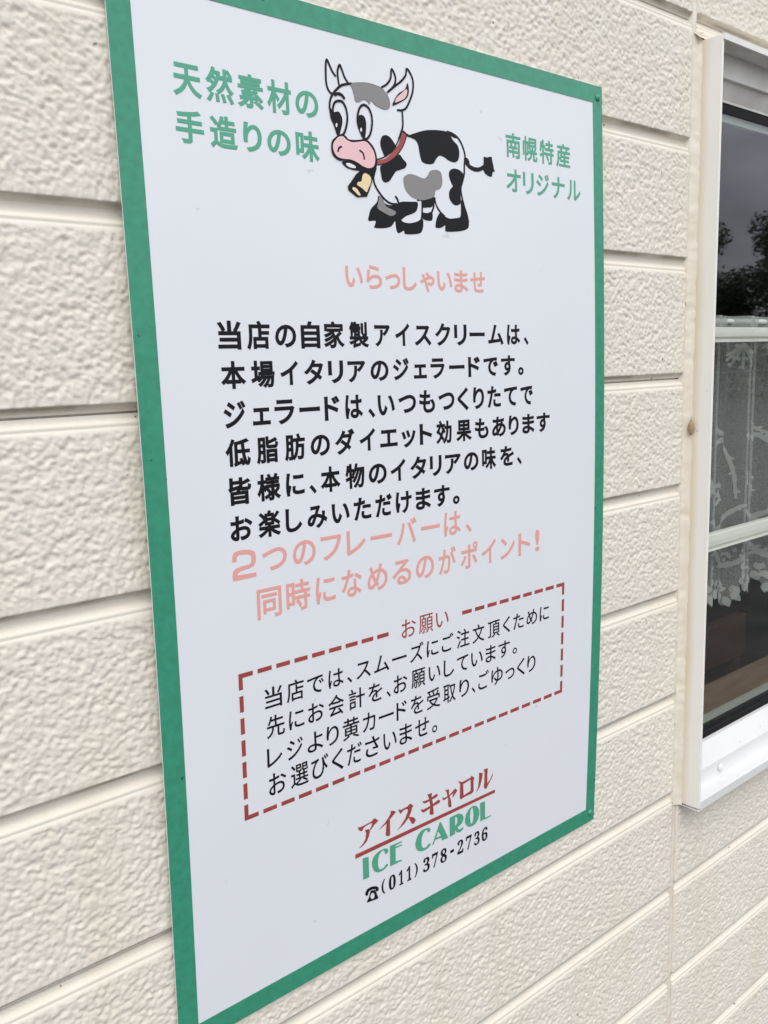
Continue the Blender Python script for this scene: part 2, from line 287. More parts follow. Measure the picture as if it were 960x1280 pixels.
SHAPES = [
    ('p', 'pk2', 0, [(75.8, 435.7), (76.2, 441.1), (78.0, 444.0), (82.1, 445.1), (88.0, 445.0), (94.3, 444.0), (98.4, 442.2), (99.7, 438.9), (99.6, 433.0), (97.4, 429.3), (93.0, 427.9), (86.6, 427.2), (82.5, 426.5), (80.9, 425.1), (80.4, 423.7), (89.0, 423.4), (99.6, 423.2), (99.5, 419.4), (88.7, 419.2), (75.7, 419.1), (75.3, 423.8), (76.5, 428.2), (79.3, 429.9), (85.3, 430.9), (92.1, 431.3), (94.6, 432.5), (95.3, 435.4), (95.0, 438.7), (92.2, 440.3), (87.1, 441.1), (83.0, 441.3), (80.9, 440.2), (80.2, 438.2), (80.1, 435.6)]),
    ('f', 'black', 0, [(257.7, 754.9), (265.1, 748.8), (272.9, 747.5), (281.7, 749.4), (280.4, 740.4), (283.3, 734.9), (276.8, 733.2), (271.8, 728.3), (263.8, 726.0), (251.0, 725.3), (251.5, 728.5), (252.0, 731.7), (243.7, 731.2), (244.6, 736.4), (247.4, 742.2), (255.0, 749.0)]),
    ('f', 'grey', 0, [(258.4, 754.2), (262.2, 753.1), (264.3, 749.3), (267.3, 745.6), (278.9, 741.6), (272.3, 737.8), (263.0, 740.1), (255.5, 743.5), (256.6, 748.6)]),
    ('f', 'black', 0, [(280.9, 749.6), (287.5, 752.1), (297.3, 752.9), (307.2, 753.1), (306.2, 746.5), (301.7, 742.7), (291.7, 739.2), (284.6, 735.2), (280.2, 735.8), (278.1, 741.3)]),
    ('f', 'black', 0, [(277.7, 735.0), (284.6, 735.2), (287.3, 733.4), (296.2, 732.9), (306.3, 735.4), (312.8, 738.3), (313.8, 732.5), (310.7, 725.4), (302.3, 723.0), (289.4, 722.3), (287.6, 725.2), (280.4, 722.4), (277.7, 727.0)]),
    ('s', 'black', 1.9, [(306.5, 755.1), (313.0, 755.4), (312.9, 746.5), (312.2, 740.6), (311.0, 737.0)]),
    ('f', 'black', 0, [(313.4, 756.2), (329.5, 760.2), (330.4, 755.1), (325.9, 750.4), (320.4, 749.5), (313.7, 749.2)]),
    ('f', 'black', 0, [(313.1, 743.7), (320.2, 744.3), (326.4, 745.9), (326.2, 738.4), (320.6, 737.0), (313.1, 738.5)]),
    ('s', 'black', 1.9, [(328.4, 754.9), (328.7, 751.1), (325.7, 745.2)]),
    ('s', 'black', 1.6, [(313.7, 749.9), (313.0, 746.5), (313.4, 743.0)]),
    ('f', 'black', 0, [(336.0, 745.1), (332.3, 739.8), (330.6, 734.3), (331.0, 731.1), (338.4, 731.7), (343.8, 734.2), (344.1, 728.9), (352.4, 728.7), (365.0, 730.1), (374.3, 732.6), (378.1, 736.5), (377.0, 744.5), (373.3, 752.1), (369.2, 760.9), (367.4, 757.7), (367.1, 751.0), (365.7, 744.2), (358.4, 742.3), (350.3, 741.4), (343.4, 743.3), (338.8, 745.7)]),
    ('s', 'black', 1.8, [(330.7, 760.1), (331.3, 755.2), (333.8, 750.6), (338.3, 746.2), (344.2, 742.9)]),
    ('f', 'grey', 0, [(290.1, 774.5), (294.6, 777.5), (299.6, 778.7), (306.9, 778.0), (316.8, 776.4), (322.0, 779.6), (325.7, 784.3), (332.6, 786.2), (339.4, 785.3), (341.9, 779.9), (341.2, 772.7), (337.7, 768.6), (331.9, 766.1), (329.9, 760.7), (320.8, 757.3), (312.3, 755.6), (302.4, 756.7), (295.3, 760.1), (291.1, 764.9), (289.8, 769.9)]),
    ('f', 'black', 0, [(351.6, 785.2), (354.1, 788.5), (359.5, 790.3), (366.5, 789.7), (372.1, 786.3), (371.8, 780.0), (368.3, 773.3), (367.3, 764.8), (367.3, 758.0), (362.5, 755.3), (357.1, 755.5), (352.2, 759.3), (350.6, 764.3), (352.3, 769.2), (356.4, 773.0), (354.5, 776.1), (352.1, 780.6)]),
    ('f', 'black', 0, [(295.5, 812.9), (299.1, 814.2), (307.7, 817.3), (320.9, 821.5), (335.6, 823.8), (350.6, 824.5), (358.2, 823.5), (365.7, 820.4), (361.0, 819.8), (356.5, 820.8), (359.4, 817.0), (365.3, 813.1), (367.5, 806.7), (365.4, 799.1), (359.8, 796.3), (352.2, 797.1), (345.5, 799.7), (339.6, 800.3), (334.9, 797.1), (331.0, 792.3), (326.5, 790.8), (319.9, 790.6), (314.9, 792.3), (312.6, 798.0), (310.7, 806.8), (307.3, 810.8), (301.7, 812.1)]),
    ('s', 'black', 2.0, [(350.6, 824.5), (359.7, 823.2), (367.2, 819.6), (372.7, 812.5), (375.5, 804.5), (374.1, 794.9), (373.4, 786.4), (370.1, 777.7), (368.0, 772.8), (368.6, 766.0), (371.9, 755.7), (375.9, 746.5), (377.8, 739.2)]),
    ('s', 'black', 3.8, [(375.1, 802.1), (377.4, 798.4), (381.6, 794.7), (389.5, 792.9), (397.7, 794.1), (405.2, 798.4)]),
    ('f', 'black', 0, [(374.1, 802.2), (378.1, 802.7), (381.1, 800.4), (381.7, 796.8), (378.5, 794.3), (375.4, 797.2)]),
    ('p', 'black', 0, [(403.1, 806.9), (408.0, 806.6), (411.4, 807.7), (415.5, 808.2), (416.2, 803.9), (417.7, 799.8), (418.3, 796.1), (420.1, 794.2), (416.5, 793.2), (415.6, 790.9), (415.2, 788.5), (411.3, 788.1), (407.3, 789.2), (404.8, 790.3), (403.3, 792.0), (400.6, 794.5), (401.9, 797.5), (402.8, 800.3)]),
    ('f', 'black', 0, [(268.8, 810.3), (274.8, 809.0), (280.6, 803.5), (281.8, 800.2), (274.6, 794.5), (267.6, 791.2), (264.5, 795.2), (262.2, 801.2), (264.0, 807.6)]),
    ('f', 'black', 0, [(261.2, 781.7), (270.0, 785.2), (279.9, 791.2), (285.6, 795.0), (290.2, 791.2), (294.5, 787.9), (292.6, 783.8), (286.2, 781.1), (280.5, 779.0), (275.4, 773.5), (271.7, 769.5), (266.9, 767.6), (262.9, 769.3), (261.5, 774.5)]),
    ('s', 'black', 1.8, [(254.6, 779.6), (253.3, 774.6), (251.9, 769.2), (253.9, 763.1), (260.1, 755.9), (266.6, 751.1), (273.3, 749.0), (280.2, 749.3)]),
    ('s', 'black', 2.0, [(278.1, 756.4), (280.9, 753.6), (281.9, 750.3)]),
    ('s', 'black', 1.2, [(257.4, 787.1), (266.2, 790.3), (276.1, 796.6), (283.7, 805.3), (288.3, 812.3), (291.0, 816.8), (295.8, 814.9)]),
    ('f', 'red', 0, [(290.6, 816.2), (295.8, 814.2), (295.1, 809.7), (289.0, 800.9), (280.2, 792.0), (268.9, 785.5), (257.7, 782.5), (256.6, 785.8), (267.2, 789.0), (276.6, 795.7), (285.1, 804.5), (288.7, 811.8)]),
    ('s', 'black', 0.9, [(295.8, 814.2), (294.0, 808.6), (289.0, 800.9), (280.2, 792.0), (268.9, 785.3), (257.7, 782.3)]),
    ('s', 'black', 1.4, [(290.8, 816.5), (295.6, 814.7), (299.0, 813.9)]),
    ('s', 'black', 1.9, [(208.3, 836.5), (203.9, 839.6), (201.9, 845.4), (201.9, 852.6), (202.5, 860.8), (204.0, 864.9), (206.9, 860.3), (209.6, 855.8), (213.3, 852.4)]),
    ('s', 'black', 1.9, [(216.6, 844.7), (215.6, 850.4), (215.5, 857.7), (218.1, 863.0), (220.4, 859.5), (223.2, 853.5), (227.3, 848.9)]),
    ('s', 'black', 2.0, [(204.0, 824.0), (205.2, 831.0), (208.3, 836.5), (212.9, 841.3), (218.1, 845.4), (223.2, 847.5), (231.4, 849.6)]),
    ('s', 'black', 0.6, [(231.5, 849.8), (240.5, 851.7), (250.8, 852.9), (261.2, 852.2), (267.7, 850.5), (273.5, 846.8)]),
    ('s', 'black', 1.9, [(266.2, 851.8), (273.4, 855.9), (278.5, 862.0), (280.1, 870.1), (283.3, 867.4), (284.8, 862.1), (282.2, 855.9), (274.0, 849.0)]),
    ('s', 'black', 1.9, [(273.6, 848.6), (284.9, 856.8), (292.8, 862.5), (298.0, 868.2), (299.7, 874.1), (304.4, 870.3), (307.2, 863.9), (306.3, 855.0), (302.3, 846.5), (297.2, 838.9), (291.9, 835.7), (285.0, 834.9)]),
    ('f', 'black', 0, [(300.0, 861.5), (301.3, 854.2), (298.2, 847.8), (290.2, 842.7), (279.7, 838.0), (282.1, 843.4), (287.9, 850.1), (296.5, 855.5)]),
    ('f', 'pink', 0, [(298.2, 855.6), (298.5, 850.8), (294.6, 846.3), (288.9, 843.5), (282.8, 841.2), (285.2, 845.8), (291.4, 850.8)]),
    ('s', 'black', 1.8, [(291.5, 835.6), (291.8, 827.4), (291.3, 820.5), (288.3, 814.2), (285.1, 807.9)]),
    ('f', 'grey', 0, [(229.9, 849.0), (240.5, 851.7), (250.8, 852.8), (261.2, 852.0), (267.7, 850.2), (273.5, 846.8), (276.5, 840.6), (275.5, 835.6), (270.6, 833.2), (264.0, 833.7), (258.2, 835.4), (253.1, 838.2), (250.9, 834.6), (248.7, 837.1), (244.7, 837.9), (238.1, 834.9), (234.3, 835.3), (232.8, 841.3), (231.2, 845.7)]),
    ('s', 'black', 2.4, [(210.1, 836.3), (215.1, 838.3), (219.4, 837.3), (221.9, 834.5)]),
    ('c', 'black', 1.9, [(215.1, 832.3), (219.6, 831.7), (222.9, 826.8), (224.0, 819.6), (222.7, 812.9), (220.0, 806.5), (216.5, 803.1), (212.7, 803.2), (210.4, 810.3), (208.2, 817.3), (207.8, 824.6), (210.3, 830.0)]),
    ('f', 'black', 0, [(203.7, 825.8), (206.8, 823.0), (209.1, 821.8), (214.1, 822.9), (217.4, 819.1), (217.8, 814.1), (215.5, 807.3), (213.3, 802.5), (210.9, 803.0), (207.7, 810.8), (204.5, 816.8)]),
    ('f', 'white', 0, [(210.9, 812.9), (211.9, 811.9), (211.8, 810.4), (210.7, 809.2), (209.9, 810.2), (210.0, 811.7)]),
    ('c', 'black', 1.9, [(244.4, 833.3), (249.7, 831.3), (252.8, 825.6), (253.1, 818.1), (250.9, 810.2), (247.0, 804.7), (242.5, 803.8), (238.3, 809.9), (235.8, 816.6), (236.5, 824.2), (239.7, 830.7)]),
    ('f', 'black', 0, [(236.2, 821.3), (237.9, 823.3), (241.8, 824.0), (244.9, 821.6), (245.8, 816.1), (244.9, 809.4), (243.1, 804.2), (240.1, 806.8), (237.2, 811.6), (235.6, 816.6)]),
    ('f', 'white', 0, [(239.4, 812.7), (240.4, 811.8), (240.3, 810.2), (239.2, 809.1), (238.3, 810.0), (238.4, 811.5)]),
    ('f', 'black', 0, [(215.2, 780.3), (227.9, 782.7), (237.9, 779.6), (245.6, 777.6), (255.6, 780.6), (254.4, 775.2), (250.4, 771.4), (240.1, 773.2), (233.7, 774.6), (226.1, 774.9), (219.9, 776.1)]),
    ('f', 'white', 0, [(219.6, 779.2), (222.9, 780.0), (227.7, 779.2), (230.9, 777.7), (229.8, 776.3), (224.9, 776.3), (221.0, 777.3)]),
    ('p', 'black', 0, [(236.3, 774.7), (231.0, 771.3), (225.5, 765.0), (220.4, 759.6), (220.9, 756.3), (231.0, 751.0), (242.7, 752.6), (245.9, 758.0), (250.2, 767.5), (251.2, 773.4), (241.5, 774.5)]),
    ('f', 'yellow', 0, [(241.1, 773.1), (246.5, 771.8), (248.7, 768.8), (247.6, 764.4), (244.4, 759.3), (242.3, 756.4), (237.3, 759.5), (231.6, 761.8), (232.6, 764.3), (236.8, 765.7), (238.1, 769.9)]),
    ('f', 'yellow', 0, [(226.8, 759.5), (230.8, 758.4), (233.6, 755.5), (235.0, 753.2), (232.4, 752.9), (228.1, 755.8), (225.7, 757.5)]),
    ('f', 'black', 0, [(210.4, 801.5), (216.1, 804.1), (221.0, 802.9), (224.3, 800.7), (231.6, 801.0), (242.0, 802.9), (248.4, 801.8), (254.6, 795.9), (257.1, 787.5), (255.6, 779.7), (249.4, 776.6), (240.4, 777.5), (231.6, 780.8), (222.8, 782.4), (212.7, 781.0), (205.5, 784.3), (203.5, 790.5), (204.9, 796.7)]),
    ('f', 'pink', 0, [(211.6, 800.6), (217.3, 802.3), (221.5, 800.0), (227.7, 798.6), (235.4, 799.9), (243.2, 801.3), (248.5, 798.9), (253.4, 793.3), (254.8, 786.3), (252.3, 780.3), (246.3, 778.1), (239.2, 779.2), (232.9, 781.7), (225.4, 783.3), (216.6, 783.0), (209.8, 784.1), (206.1, 788.5), (206.0, 794.5)]),
    ('s', 'black', 1.7, [(210.7, 788.0), (212.4, 791.6), (215.8, 793.3)]),
    ('s', 'black', 1.7, [(235.9, 792.6), (240.3, 790.3), (241.6, 785.0)]),
    ('p', 'red', 0, [(207.4, 140.7), (210.0, 139.3), (217.4, 139.4), (225.5, 140.1), (228.5, 141.9), (230.5, 141.4), (234.7, 137.4), (229.4, 134.9), (223.8, 130.7), (222.8, 131.9), (224.9, 134.5), (226.4, 137.6), (223.4, 138.4), (215.4, 137.3), (212.9, 134.1), (210.0, 135.1), (208.0, 137.6)]),
    ('p', 'red', 0, [(216.2, 133.8), (221.8, 133.0), (223.3, 130.1), (221.7, 124.9), (218.6, 120.2), (214.1, 117.7), (209.1, 116.4), (208.9, 117.0), (214.2, 120.3), (217.2, 124.1), (218.1, 130.4)]),
    ('p', 'red', 0, [(251.6, 142.1), (255.2, 140.9), (259.2, 138.3), (254.6, 135.5), (250.4, 132.8), (250.6, 115.4), (249.2, 114.6), (245.6, 116.0), (244.3, 117.6), (245.7, 129.9), (239.5, 128.1), (233.9, 126.7), (242.6, 131.1), (247.8, 135.1), (251.2, 138.9)]),
    ('p', 'red', 0, [(262.6, 140.0), (265.7, 137.9), (275.3, 138.5), (279.1, 140.4), (283.8, 136.2), (281.8, 134.5), (280.7, 130.6), (277.4, 125.7), (282.3, 123.8), (285.9, 120.9), (287.2, 118.2), (284.5, 115.3), (281.7, 115.9), (279.0, 120.4), (276.9, 124.9), (269.9, 120.0), (260.3, 116.3), (266.7, 121.2), (272.0, 126.0), (275.9, 133.2), (275.3, 135.5), (271.0, 136.3), (267.8, 135.3), (265.7, 133.5), (263.1, 137.0)]),
    ('p', 'red', 0, [(296.8, 137.4), (298.9, 135.8), (306.1, 135.4), (316.7, 137.4), (318.6, 137.7), (320.4, 135.1), (317.4, 133.8), (301.1, 132.6), (298.0, 134.2)]),
    ('p', 'red', 0, [(294.9, 128.2), (298.6, 126.4), (311.1, 127.2), (321.2, 130.0), (324.0, 127.5), (322.5, 125.6), (311.1, 124.8), (299.3, 122.8), (296.8, 123.9), (294.9, 126.8)]),
    ('p', 'red', 0, [(304.2, 141.8), (311.1, 141.3), (310.5, 136.2), (312.4, 129.7), (313.9, 115.4), (309.9, 115.9), (307.4, 117.9), (308.8, 127.1), (306.1, 137.8)]),
    ('p', 'red', 0, [(326.3, 130.8), (330.2, 128.5), (337.9, 129.4), (347.0, 134.2), (350.4, 130.0), (343.2, 124.4), (342.5, 126.3), (344.4, 129.6), (331.5, 126.3), (328.2, 126.7)]),
    ('p', 'red', 0, [(330.8, 137.4), (337.2, 136.6), (337.3, 130.7), (340.6, 121.5), (341.3, 114.3), (338.0, 114.5), (336.1, 116.7), (336.0, 125.2), (333.4, 135.0)]),
    ('h', 'red', 0, [(351.6, 141.1), (358.2, 137.8), (371.0, 138.5), (373.0, 140.3), (377.8, 136.1), (376.2, 133.2), (376.7, 120.3), (374.0, 118.7), (360.5, 118.5), (356.5, 117.4), (354.4, 119.6), (354.7, 136.5), None, (359.6, 134.8), (371.7, 136.2), (371.9, 122.5), (360.4, 121.0)]),
    ('p', 'red', 0, [(385.3, 139.7), (391.6, 137.3), (390.3, 130.4), (387.0, 122.3), (380.8, 116.8), (384.2, 123.3), (385.4, 132.0)]),
    ('p', 'red', 0, [(392.9, 141.2), (399.9, 140.6), (399.3, 133.5), (399.5, 122.1), (404.4, 125.6), (408.5, 132.4), (407.9, 127.5), (403.0, 121.9), (397.5, 115.6), (393.5, 119.6), (394.5, 126.9), (394.6, 138.1)]),
    ('p', 'red', 0, [(203.4, 111.8), (412.5, 109.8), (413.0, 106.1), (203.3, 107.1)]),
    ('p', 'green', 0, [(213.0, 103.7), (220.7, 102.6), (221.4, 79.3), (213.4, 79.7)]),
    ('f', 'green', 0, [(243.4, 96.8), (246.2, 96.3), (247.6, 98.3), (246.3, 101.3), (241.6, 103.1), (234.4, 102.9), (227.7, 99.5), (225.3, 93.8), (226.3, 87.4), (229.1, 82.5), (235.2, 79.3), (242.4, 79.7), (247.4, 82.5), (244.6, 84.4), (242.5, 82.4), (238.3, 81.6), (235.0, 83.2), (233.4, 88.7), (234.0, 96.1), (237.0, 100.5), (240.8, 101.7), (242.4, 100.0)]),
    ('p', 'green', 0, [(250.0, 103.0), (255.2, 102.6), (266.7, 102.1), (266.9, 100.8), (260.0, 100.3), (257.8, 100.1), (257.8, 98.9), (266.7, 98.1), (266.9, 96.7), (257.8, 97.3), (258.0, 82.2), (266.6, 80.7), (266.8, 79.3), (259.3, 79.4), (250.3, 79.6)]),
    ('f', 'green', 0, [(304.3, 97.7), (308.0, 97.4), (308.7, 100.2), (305.0, 102.6), (297.1, 103.3), (290.7, 100.1), (286.8, 92.4), (287.4, 86.0), (291.3, 80.7), (298.5, 78.3), (305.7, 78.8), (309.3, 82.0), (306.3, 83.2), (303.1, 81.1), (298.5, 81.4), (295.6, 85.9), (295.8, 94.0), (298.5, 99.2), (302.1, 101.1), (304.2, 99.7)]),
    ('h', 'green', 0, [(322.9, 102.7), (325.0, 101.5), (336.3, 78.8), (327.1, 79.2), (325.1, 83.2), (316.3, 84.0), (313.3, 78.9), (311.7, 80.0), (319.6, 95.2), None, (320.7, 92.7), (325.1, 85.6), (317.6, 86.1)]),
    ('h', 'green', 0, [(338.3, 101.8), (344.1, 102.2), (352.4, 102.0), (358.8, 98.4), (360.7, 93.4), (358.9, 88.8), (354.7, 86.6), (351.2, 86.1), (352.6, 82.6), (355.4, 82.0), (360.8, 82.7), (359.0, 79.6), (354.8, 78.3), (349.9, 80.2), (347.0, 84.2), (346.7, 86.4), (347.3, 79.3), (339.0, 78.8), None, (346.9, 99.8), (350.4, 97.8), (350.8, 91.8), (347.0, 88.5)]),
    ('h', 'green', 0, [(375.1, 102.9), (379.4, 101.8), (383.1, 99.1), (385.9, 94.3), (386.6, 89.2), (384.8, 83.3), (380.5, 79.0), (375.4, 78.2), (370.4, 79.0), (366.1, 81.7), (363.3, 86.6), (363.0, 91.0), (364.9, 96.7), (369.4, 101.4), None, (373.9, 101.7), (375.8, 99.6), (377.0, 92.8), (376.5, 85.4), (374.5, 80.9), (372.2, 83.2), (370.9, 90.7), (371.7, 98.4)]),
    ('p', 'green', 0, [(387.8, 101.7), (395.8, 101.3), (396.2, 80.7), (400.3, 80.3), (406.3, 80.3), (406.3, 78.8), (400.4, 78.6), (388.5, 79.2)]),
    ('f', 'black', 0, [(215.9, 61.7), (216.3, 64.4), (219.0, 67.0), (224.7, 67.1), (230.3, 65.1), (233.7, 62.2), (233.5, 59.3), (231.4, 58.7), (229.8, 60.3), (229.6, 62.1), (225.8, 63.6), (221.5, 63.6), (219.9, 62.2), (219.5, 60.2), (217.6, 59.6)]),
    ('h', 'black', 0, [(222.8, 62.8), (224.4, 62.7), (224.9, 63.2), (225.8, 63.0), (226.0, 62.2), (227.6, 61.9), (227.8, 62.7), (228.7, 62.3), (229.4, 60.5), (231.2, 56.5), (233.2, 51.0), (232.9, 49.9), (217.7, 51.9), (218.0, 53.2), (220.5, 56.4), None, (222.5, 57.2), (223.5, 59.5), (225.5, 59.9), (227.5, 58.6), (228.4, 56.0), (227.7, 53.2), (225.4, 52.7), (223.4, 53.8)]),
]

# ------------------------------------------------------------------ ground and surroundings
def sheet(name, x0, x1, y0, y1, z, mt):
    o = mesh_np(name, [(x0, y0, z), (x1, y0, z), (x1, y1, z), (x0, y1, z)], [(0, 1, 2, 3)], mt); return tag(o, kind='structure')
sheet('ground', -400, 400, -400, 400, 0, M['ground'])
sheet('road', -400, 400, -17, -10, .004, M['asphalt'])

# ------------------------------------------------------------------ building
P = .1517
bld = empty('shop_building', (0, 0, 0), 'cream rough textured siding wall of a shop with a white framed window at right', 'building')
def ztop(k): return GZ - k * P                      # upper edge of groove k
def band_noise(nx, nz, dx, dz, lam, bw, seed):
    r = np.random.default_rng(seed).standard_normal((nz, nx))
    kx = np.fft.fftfreq(nx, dx)[None, :]; kz = np.fft.fftfreq(nz, dz)[:, None]
    kk = np.sqrt(kx ** 2 + (kz * 1.12) ** 2)
    H = np.exp(-((np.log(np.maximum(kk, 1e-6) * lam)) ** 2) / (2 * bw ** 2)); H[kk == 0] = 0
    a = np.fft.ifft2(np.fft.fft2(r) * H).real
    return a / a.std()
def fractal(nx, nz, d, lo, hi, p, seed):
    r = np.random.default_rng(seed).standard_normal((nz, nx))
    kx = np.fft.fftfreq(nx, d)[None, :]; kz = np.fft.fftfreq(nz, d)[:, None]
    k = np.sqrt(kx ** 2 + kz ** 2); k[0, 0] = 1e9
    H = k ** -p / (1 + (1 / (lo * k)) ** 6) / (1 + (k * hi) ** 8)
    a = np.fft.ifft2(np.fft.fft2(r) * H).real
    return a / a.std()
def grains(nx, nz, d, seed):
    """overlapping rounded grains of plaster, strongest one wins"""
    r = np.random.default_rng(seed); n = int(nx * nz * d * d / 1.35e-5); g = np.zeros((nz, nx))
    cx = r.random(n) * nx; cz = r.random(n) * nz; R_ = (1.6 + 1.8 * r.random(n) ** 1.6) * .00135 / d; A = .45 + .55 * r.random(n); el = .75 + .5 * r.random(n); th = r.random(n) * 3.14
    ix = cx.astype(int); iz = cz.astype(int)
    for oz in range(-4, 5):
        for ox in range(-4, 5):
            X_ = ix + ox; Z_ = iz + oz; ok = (X_ >= 0) & (X_ < nx) & (Z_ >= 0) & (Z_ < nz)
            dx = X_ - cx; dz = Z_ - cz; u = (dx * np.cos(th) + dz * np.sin(th)) * el; v = (-dx * np.sin(th) + dz * np.cos(th)) / el
            val = A * np.clip(1 - (u * u + v * v) / R_ ** 2, 0, 1) ** .8
            np.maximum.at(g, (Z_[ok], X_[ok]), val[ok])
    g = (g + np.roll(g, 1, 0) * .25 + np.roll(g, -1, 0) * .25 + np.roll(g, 1, 1) * .25 + np.roll(g, -1, 1) * .25) / 2
    return (g - g.mean()) / g.std()
def relief(nx, nz, dx, dz, seed):
    a = fractal(nx, nz, dx, .011, .0030, 1.1, seed); c = band_noise(nx, nz, dx, dz, .034, .5, seed + 2)
    g = grains(nx, nz, dx, seed + 5)
    h = a * .42 + c * .15 + g * .62
    h = np.where(h > .8, .8 + (h - .8) * .45, h)
    return np.where(h < -2.0, -2.0, h)
GTAIL = [(-.0118, .0058), (-.0128, .0042), (-.0138, .0024), (-.0149, .0014), (-.0163, .0013), (-.0176, .0016), (-.0183, .0014), (-.0190, .0008), (-.0206, .0003)]
GROOVE = [(-.0046, .0062), (-.0054, .0064), (-.0090, .0067), (-.0108, .0064)] + GTAIL
GROOVE_LAP = [(-.0046, .0062), (-.0064, .0062), (-.0066, .012), (-.0080, .012), (-.0082, .0064), (-.0106, .0063)] + GTAIL
def xcoords(x0, x1, k=0):
    xs = []
    x = x0
    while x < x1 - 1e-6:
        xs.append(x)
        step = .00135 if ((-1.0 < x < -.775 and -2 <= k <= 4) or -.235 < x < .02 or (k == 4 and -1 < x < 0) or (k >= 5 and (-.7 if k == 5 else -.5) < x < 0) or (-2 <= k <= -1 and -.6 < x < 0)) else (.0017 if .0 <= x < .46 else (.004 if -1.0 <= x < .02 else (.0052 if -1.35 < x < 1.85 else .03)))
        x += step
    xs.append(x1)
    return np.array(xs)
def course(k, x0, x1, zlo=None, zhi=None, dzoff=0.0):
    """one siding course from the groove k down to groove k+1"""
    z1 = ztop(k) + dzoff; z2 = ztop(k + 1) + dzoff
    inview = -3 <= k <= 8
    X = xcoords(x0, x1, k) if inview else np.linspace(x0, x1, 12)
    prof = [(z1 + d, y) for d, y in (GROOVE_LAP if k % 3 == 1 else GROOVE)]
    ztx = np.arange(z1 - .0219, z2 + .0006, -(.00135 if x0 < .5 else .004)) if inview else np.array([z1 - .03, z2 + .001])
    rows_z = [p[0] for p in prof] + list(ztx) + [z2, z2 - .0003, z2 - .0047]
    rows_y = [p[1] for p in prof] + [0.0] * len(ztx) + [0.0003, .0022, .0063]
    rz = np.array(rows_z); ry = np.array(rows_y)
    Z = np.repeat(rz[:, None], len(X), 1); Y = np.repeat(ry[:, None], len(X), 1); XX = np.repeat(X[None], len(rz), 0)
    n0 = len(prof)
    if inview:
        gx = .00135; nz = 110
        hx0 = max(x0, -1.35) ; hx1 = min(x1, 1.85)
        nx = int((hx1 - hx0) / gx) + 8
        H = relief(nx, nz, gx, .00135, 100 + k * 7 + (50 if x0 > -.5 else 0))
        fx = (X - hx0) / gx; ix = np.clip(fx.astype(int), 0, nx - 2); tx = np.clip(fx - ix, 0, 1)
        fz = (z1 - ztx) / .00135 ; iz = np.clip(fz.astype(int), 0, nz - 2); tz = fz - iz
        h = (H[iz][:, ix] * (1 - tx) + H[iz][:, ix + 1] * tx)
        edge = np.clip((X - x0) / .004, 0, 1) * np.clip((x1 - X) / .004, 0, 1)
        ez = np.clip(np.minimum(z1 - .0206 - ztx, ztx - z2) / .003, .25, 1)[:, None]
        Y[n0:n0 + len(ztx)] = -h * .00064 * ez * (edge * ((X > hx0 - .001) & (X < hx1)))[None]
        # slight waviness of the crisp groove edges
        wv = np.interp(X, np.linspace(x0, x1, 400), np.random.default_rng(k + 90).standard_normal(400)) * .00022
        Z[n0 - 1:n0 + 1] += wv[None] * 1.0
    # rounded board end
    for j, xe in ((0, x0), (-1, x1)):
        Y[:, j] += .004
    if zlo is not None: keep = rz >= zlo; Z = Z[keep]; Y = Y[keep]; XX = XX[keep]
    if zhi is not None:
        keep = Z[:, 0] <= zhi; Z = Z[keep]; Y = Y[keep]; XX = XX[keep]
    o = grid_mesh('siding_board', XX, Y, Z, M['siding'], bld)
    return o
WB, WT = -.783, .275                                   # window frame bottom and top relative to GZ
kmin, kmax = -11, 10
for k in range(kmin, kmax):
    course(k, -3.03, -.002)
for k in range(kmin, kmax):
    z1 = -k * P; z2 = -(k + 1) * P
    if z2 > WT + .002 or z1 < WB + .03: course(k, .0105, 3.03, dzoff=.0022)
    else:
        course(k, 1.126, 3.03)
    if k == -2: course(k, .0105, 1.126, zlo=GZ + WT + .004, dzoff=.0022)
# sealant joint running the full height at the panel joint
nz_ = 400; zz = np.linspace(.05, 3.34, nz_); sp = np.array([-.0045, -.001, .0025, .0065, .0095, .0125])
yy = np.array([.008, .0022, .0028, .0030, .0022, .009])
jit = band_noise(6, nz_, .003, .008, .03, .6, 3) * .0005
grid_mesh('joint_sealant', np.repeat(sp[None], nz_, 0) + np.repeat(band_noise(8, nz_, .003, .008, .12, .5, 4)[:, :1] * .0004, 6, 1), np.repeat(yy[None], nz_, 0) + jit, np.repeat(zz[:, None], 6, 1), M['sealant'], bld)
# structural wall behind the siding, with the window opening
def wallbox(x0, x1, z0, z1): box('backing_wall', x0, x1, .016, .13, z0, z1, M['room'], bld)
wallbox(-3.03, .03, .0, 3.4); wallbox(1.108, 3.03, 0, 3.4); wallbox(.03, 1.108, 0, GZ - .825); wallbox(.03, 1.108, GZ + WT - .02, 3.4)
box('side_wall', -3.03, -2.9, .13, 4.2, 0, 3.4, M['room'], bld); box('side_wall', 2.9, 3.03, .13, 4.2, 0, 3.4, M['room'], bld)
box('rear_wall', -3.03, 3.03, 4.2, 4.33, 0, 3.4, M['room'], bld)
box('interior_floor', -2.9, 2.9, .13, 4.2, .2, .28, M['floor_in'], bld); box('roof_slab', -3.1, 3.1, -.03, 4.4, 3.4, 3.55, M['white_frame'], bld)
box('plinth', -3.03, 3.03, -.004, .016, 0, .10, M['room'], bld)

# ------------------------------------------------------------------ window
X0, X1 = .0125, 1.1245
zb, zt = GZ - .7805, GZ + .2735
win = bm = None
bm = bmesh.new()
# outer frame: left jamb, right jamb; each a hollow angle open to the centre
box_bm(bm, X0, X0 + .0042, -.0335, .03, zb + .001, zt - .001)
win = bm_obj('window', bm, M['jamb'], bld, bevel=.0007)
box('jamb', X1 - .0042, X1, -.0335, .03, zb + .001, zt - .001, M['white_frame'], win, bevel=.0007)
E1 = .0045
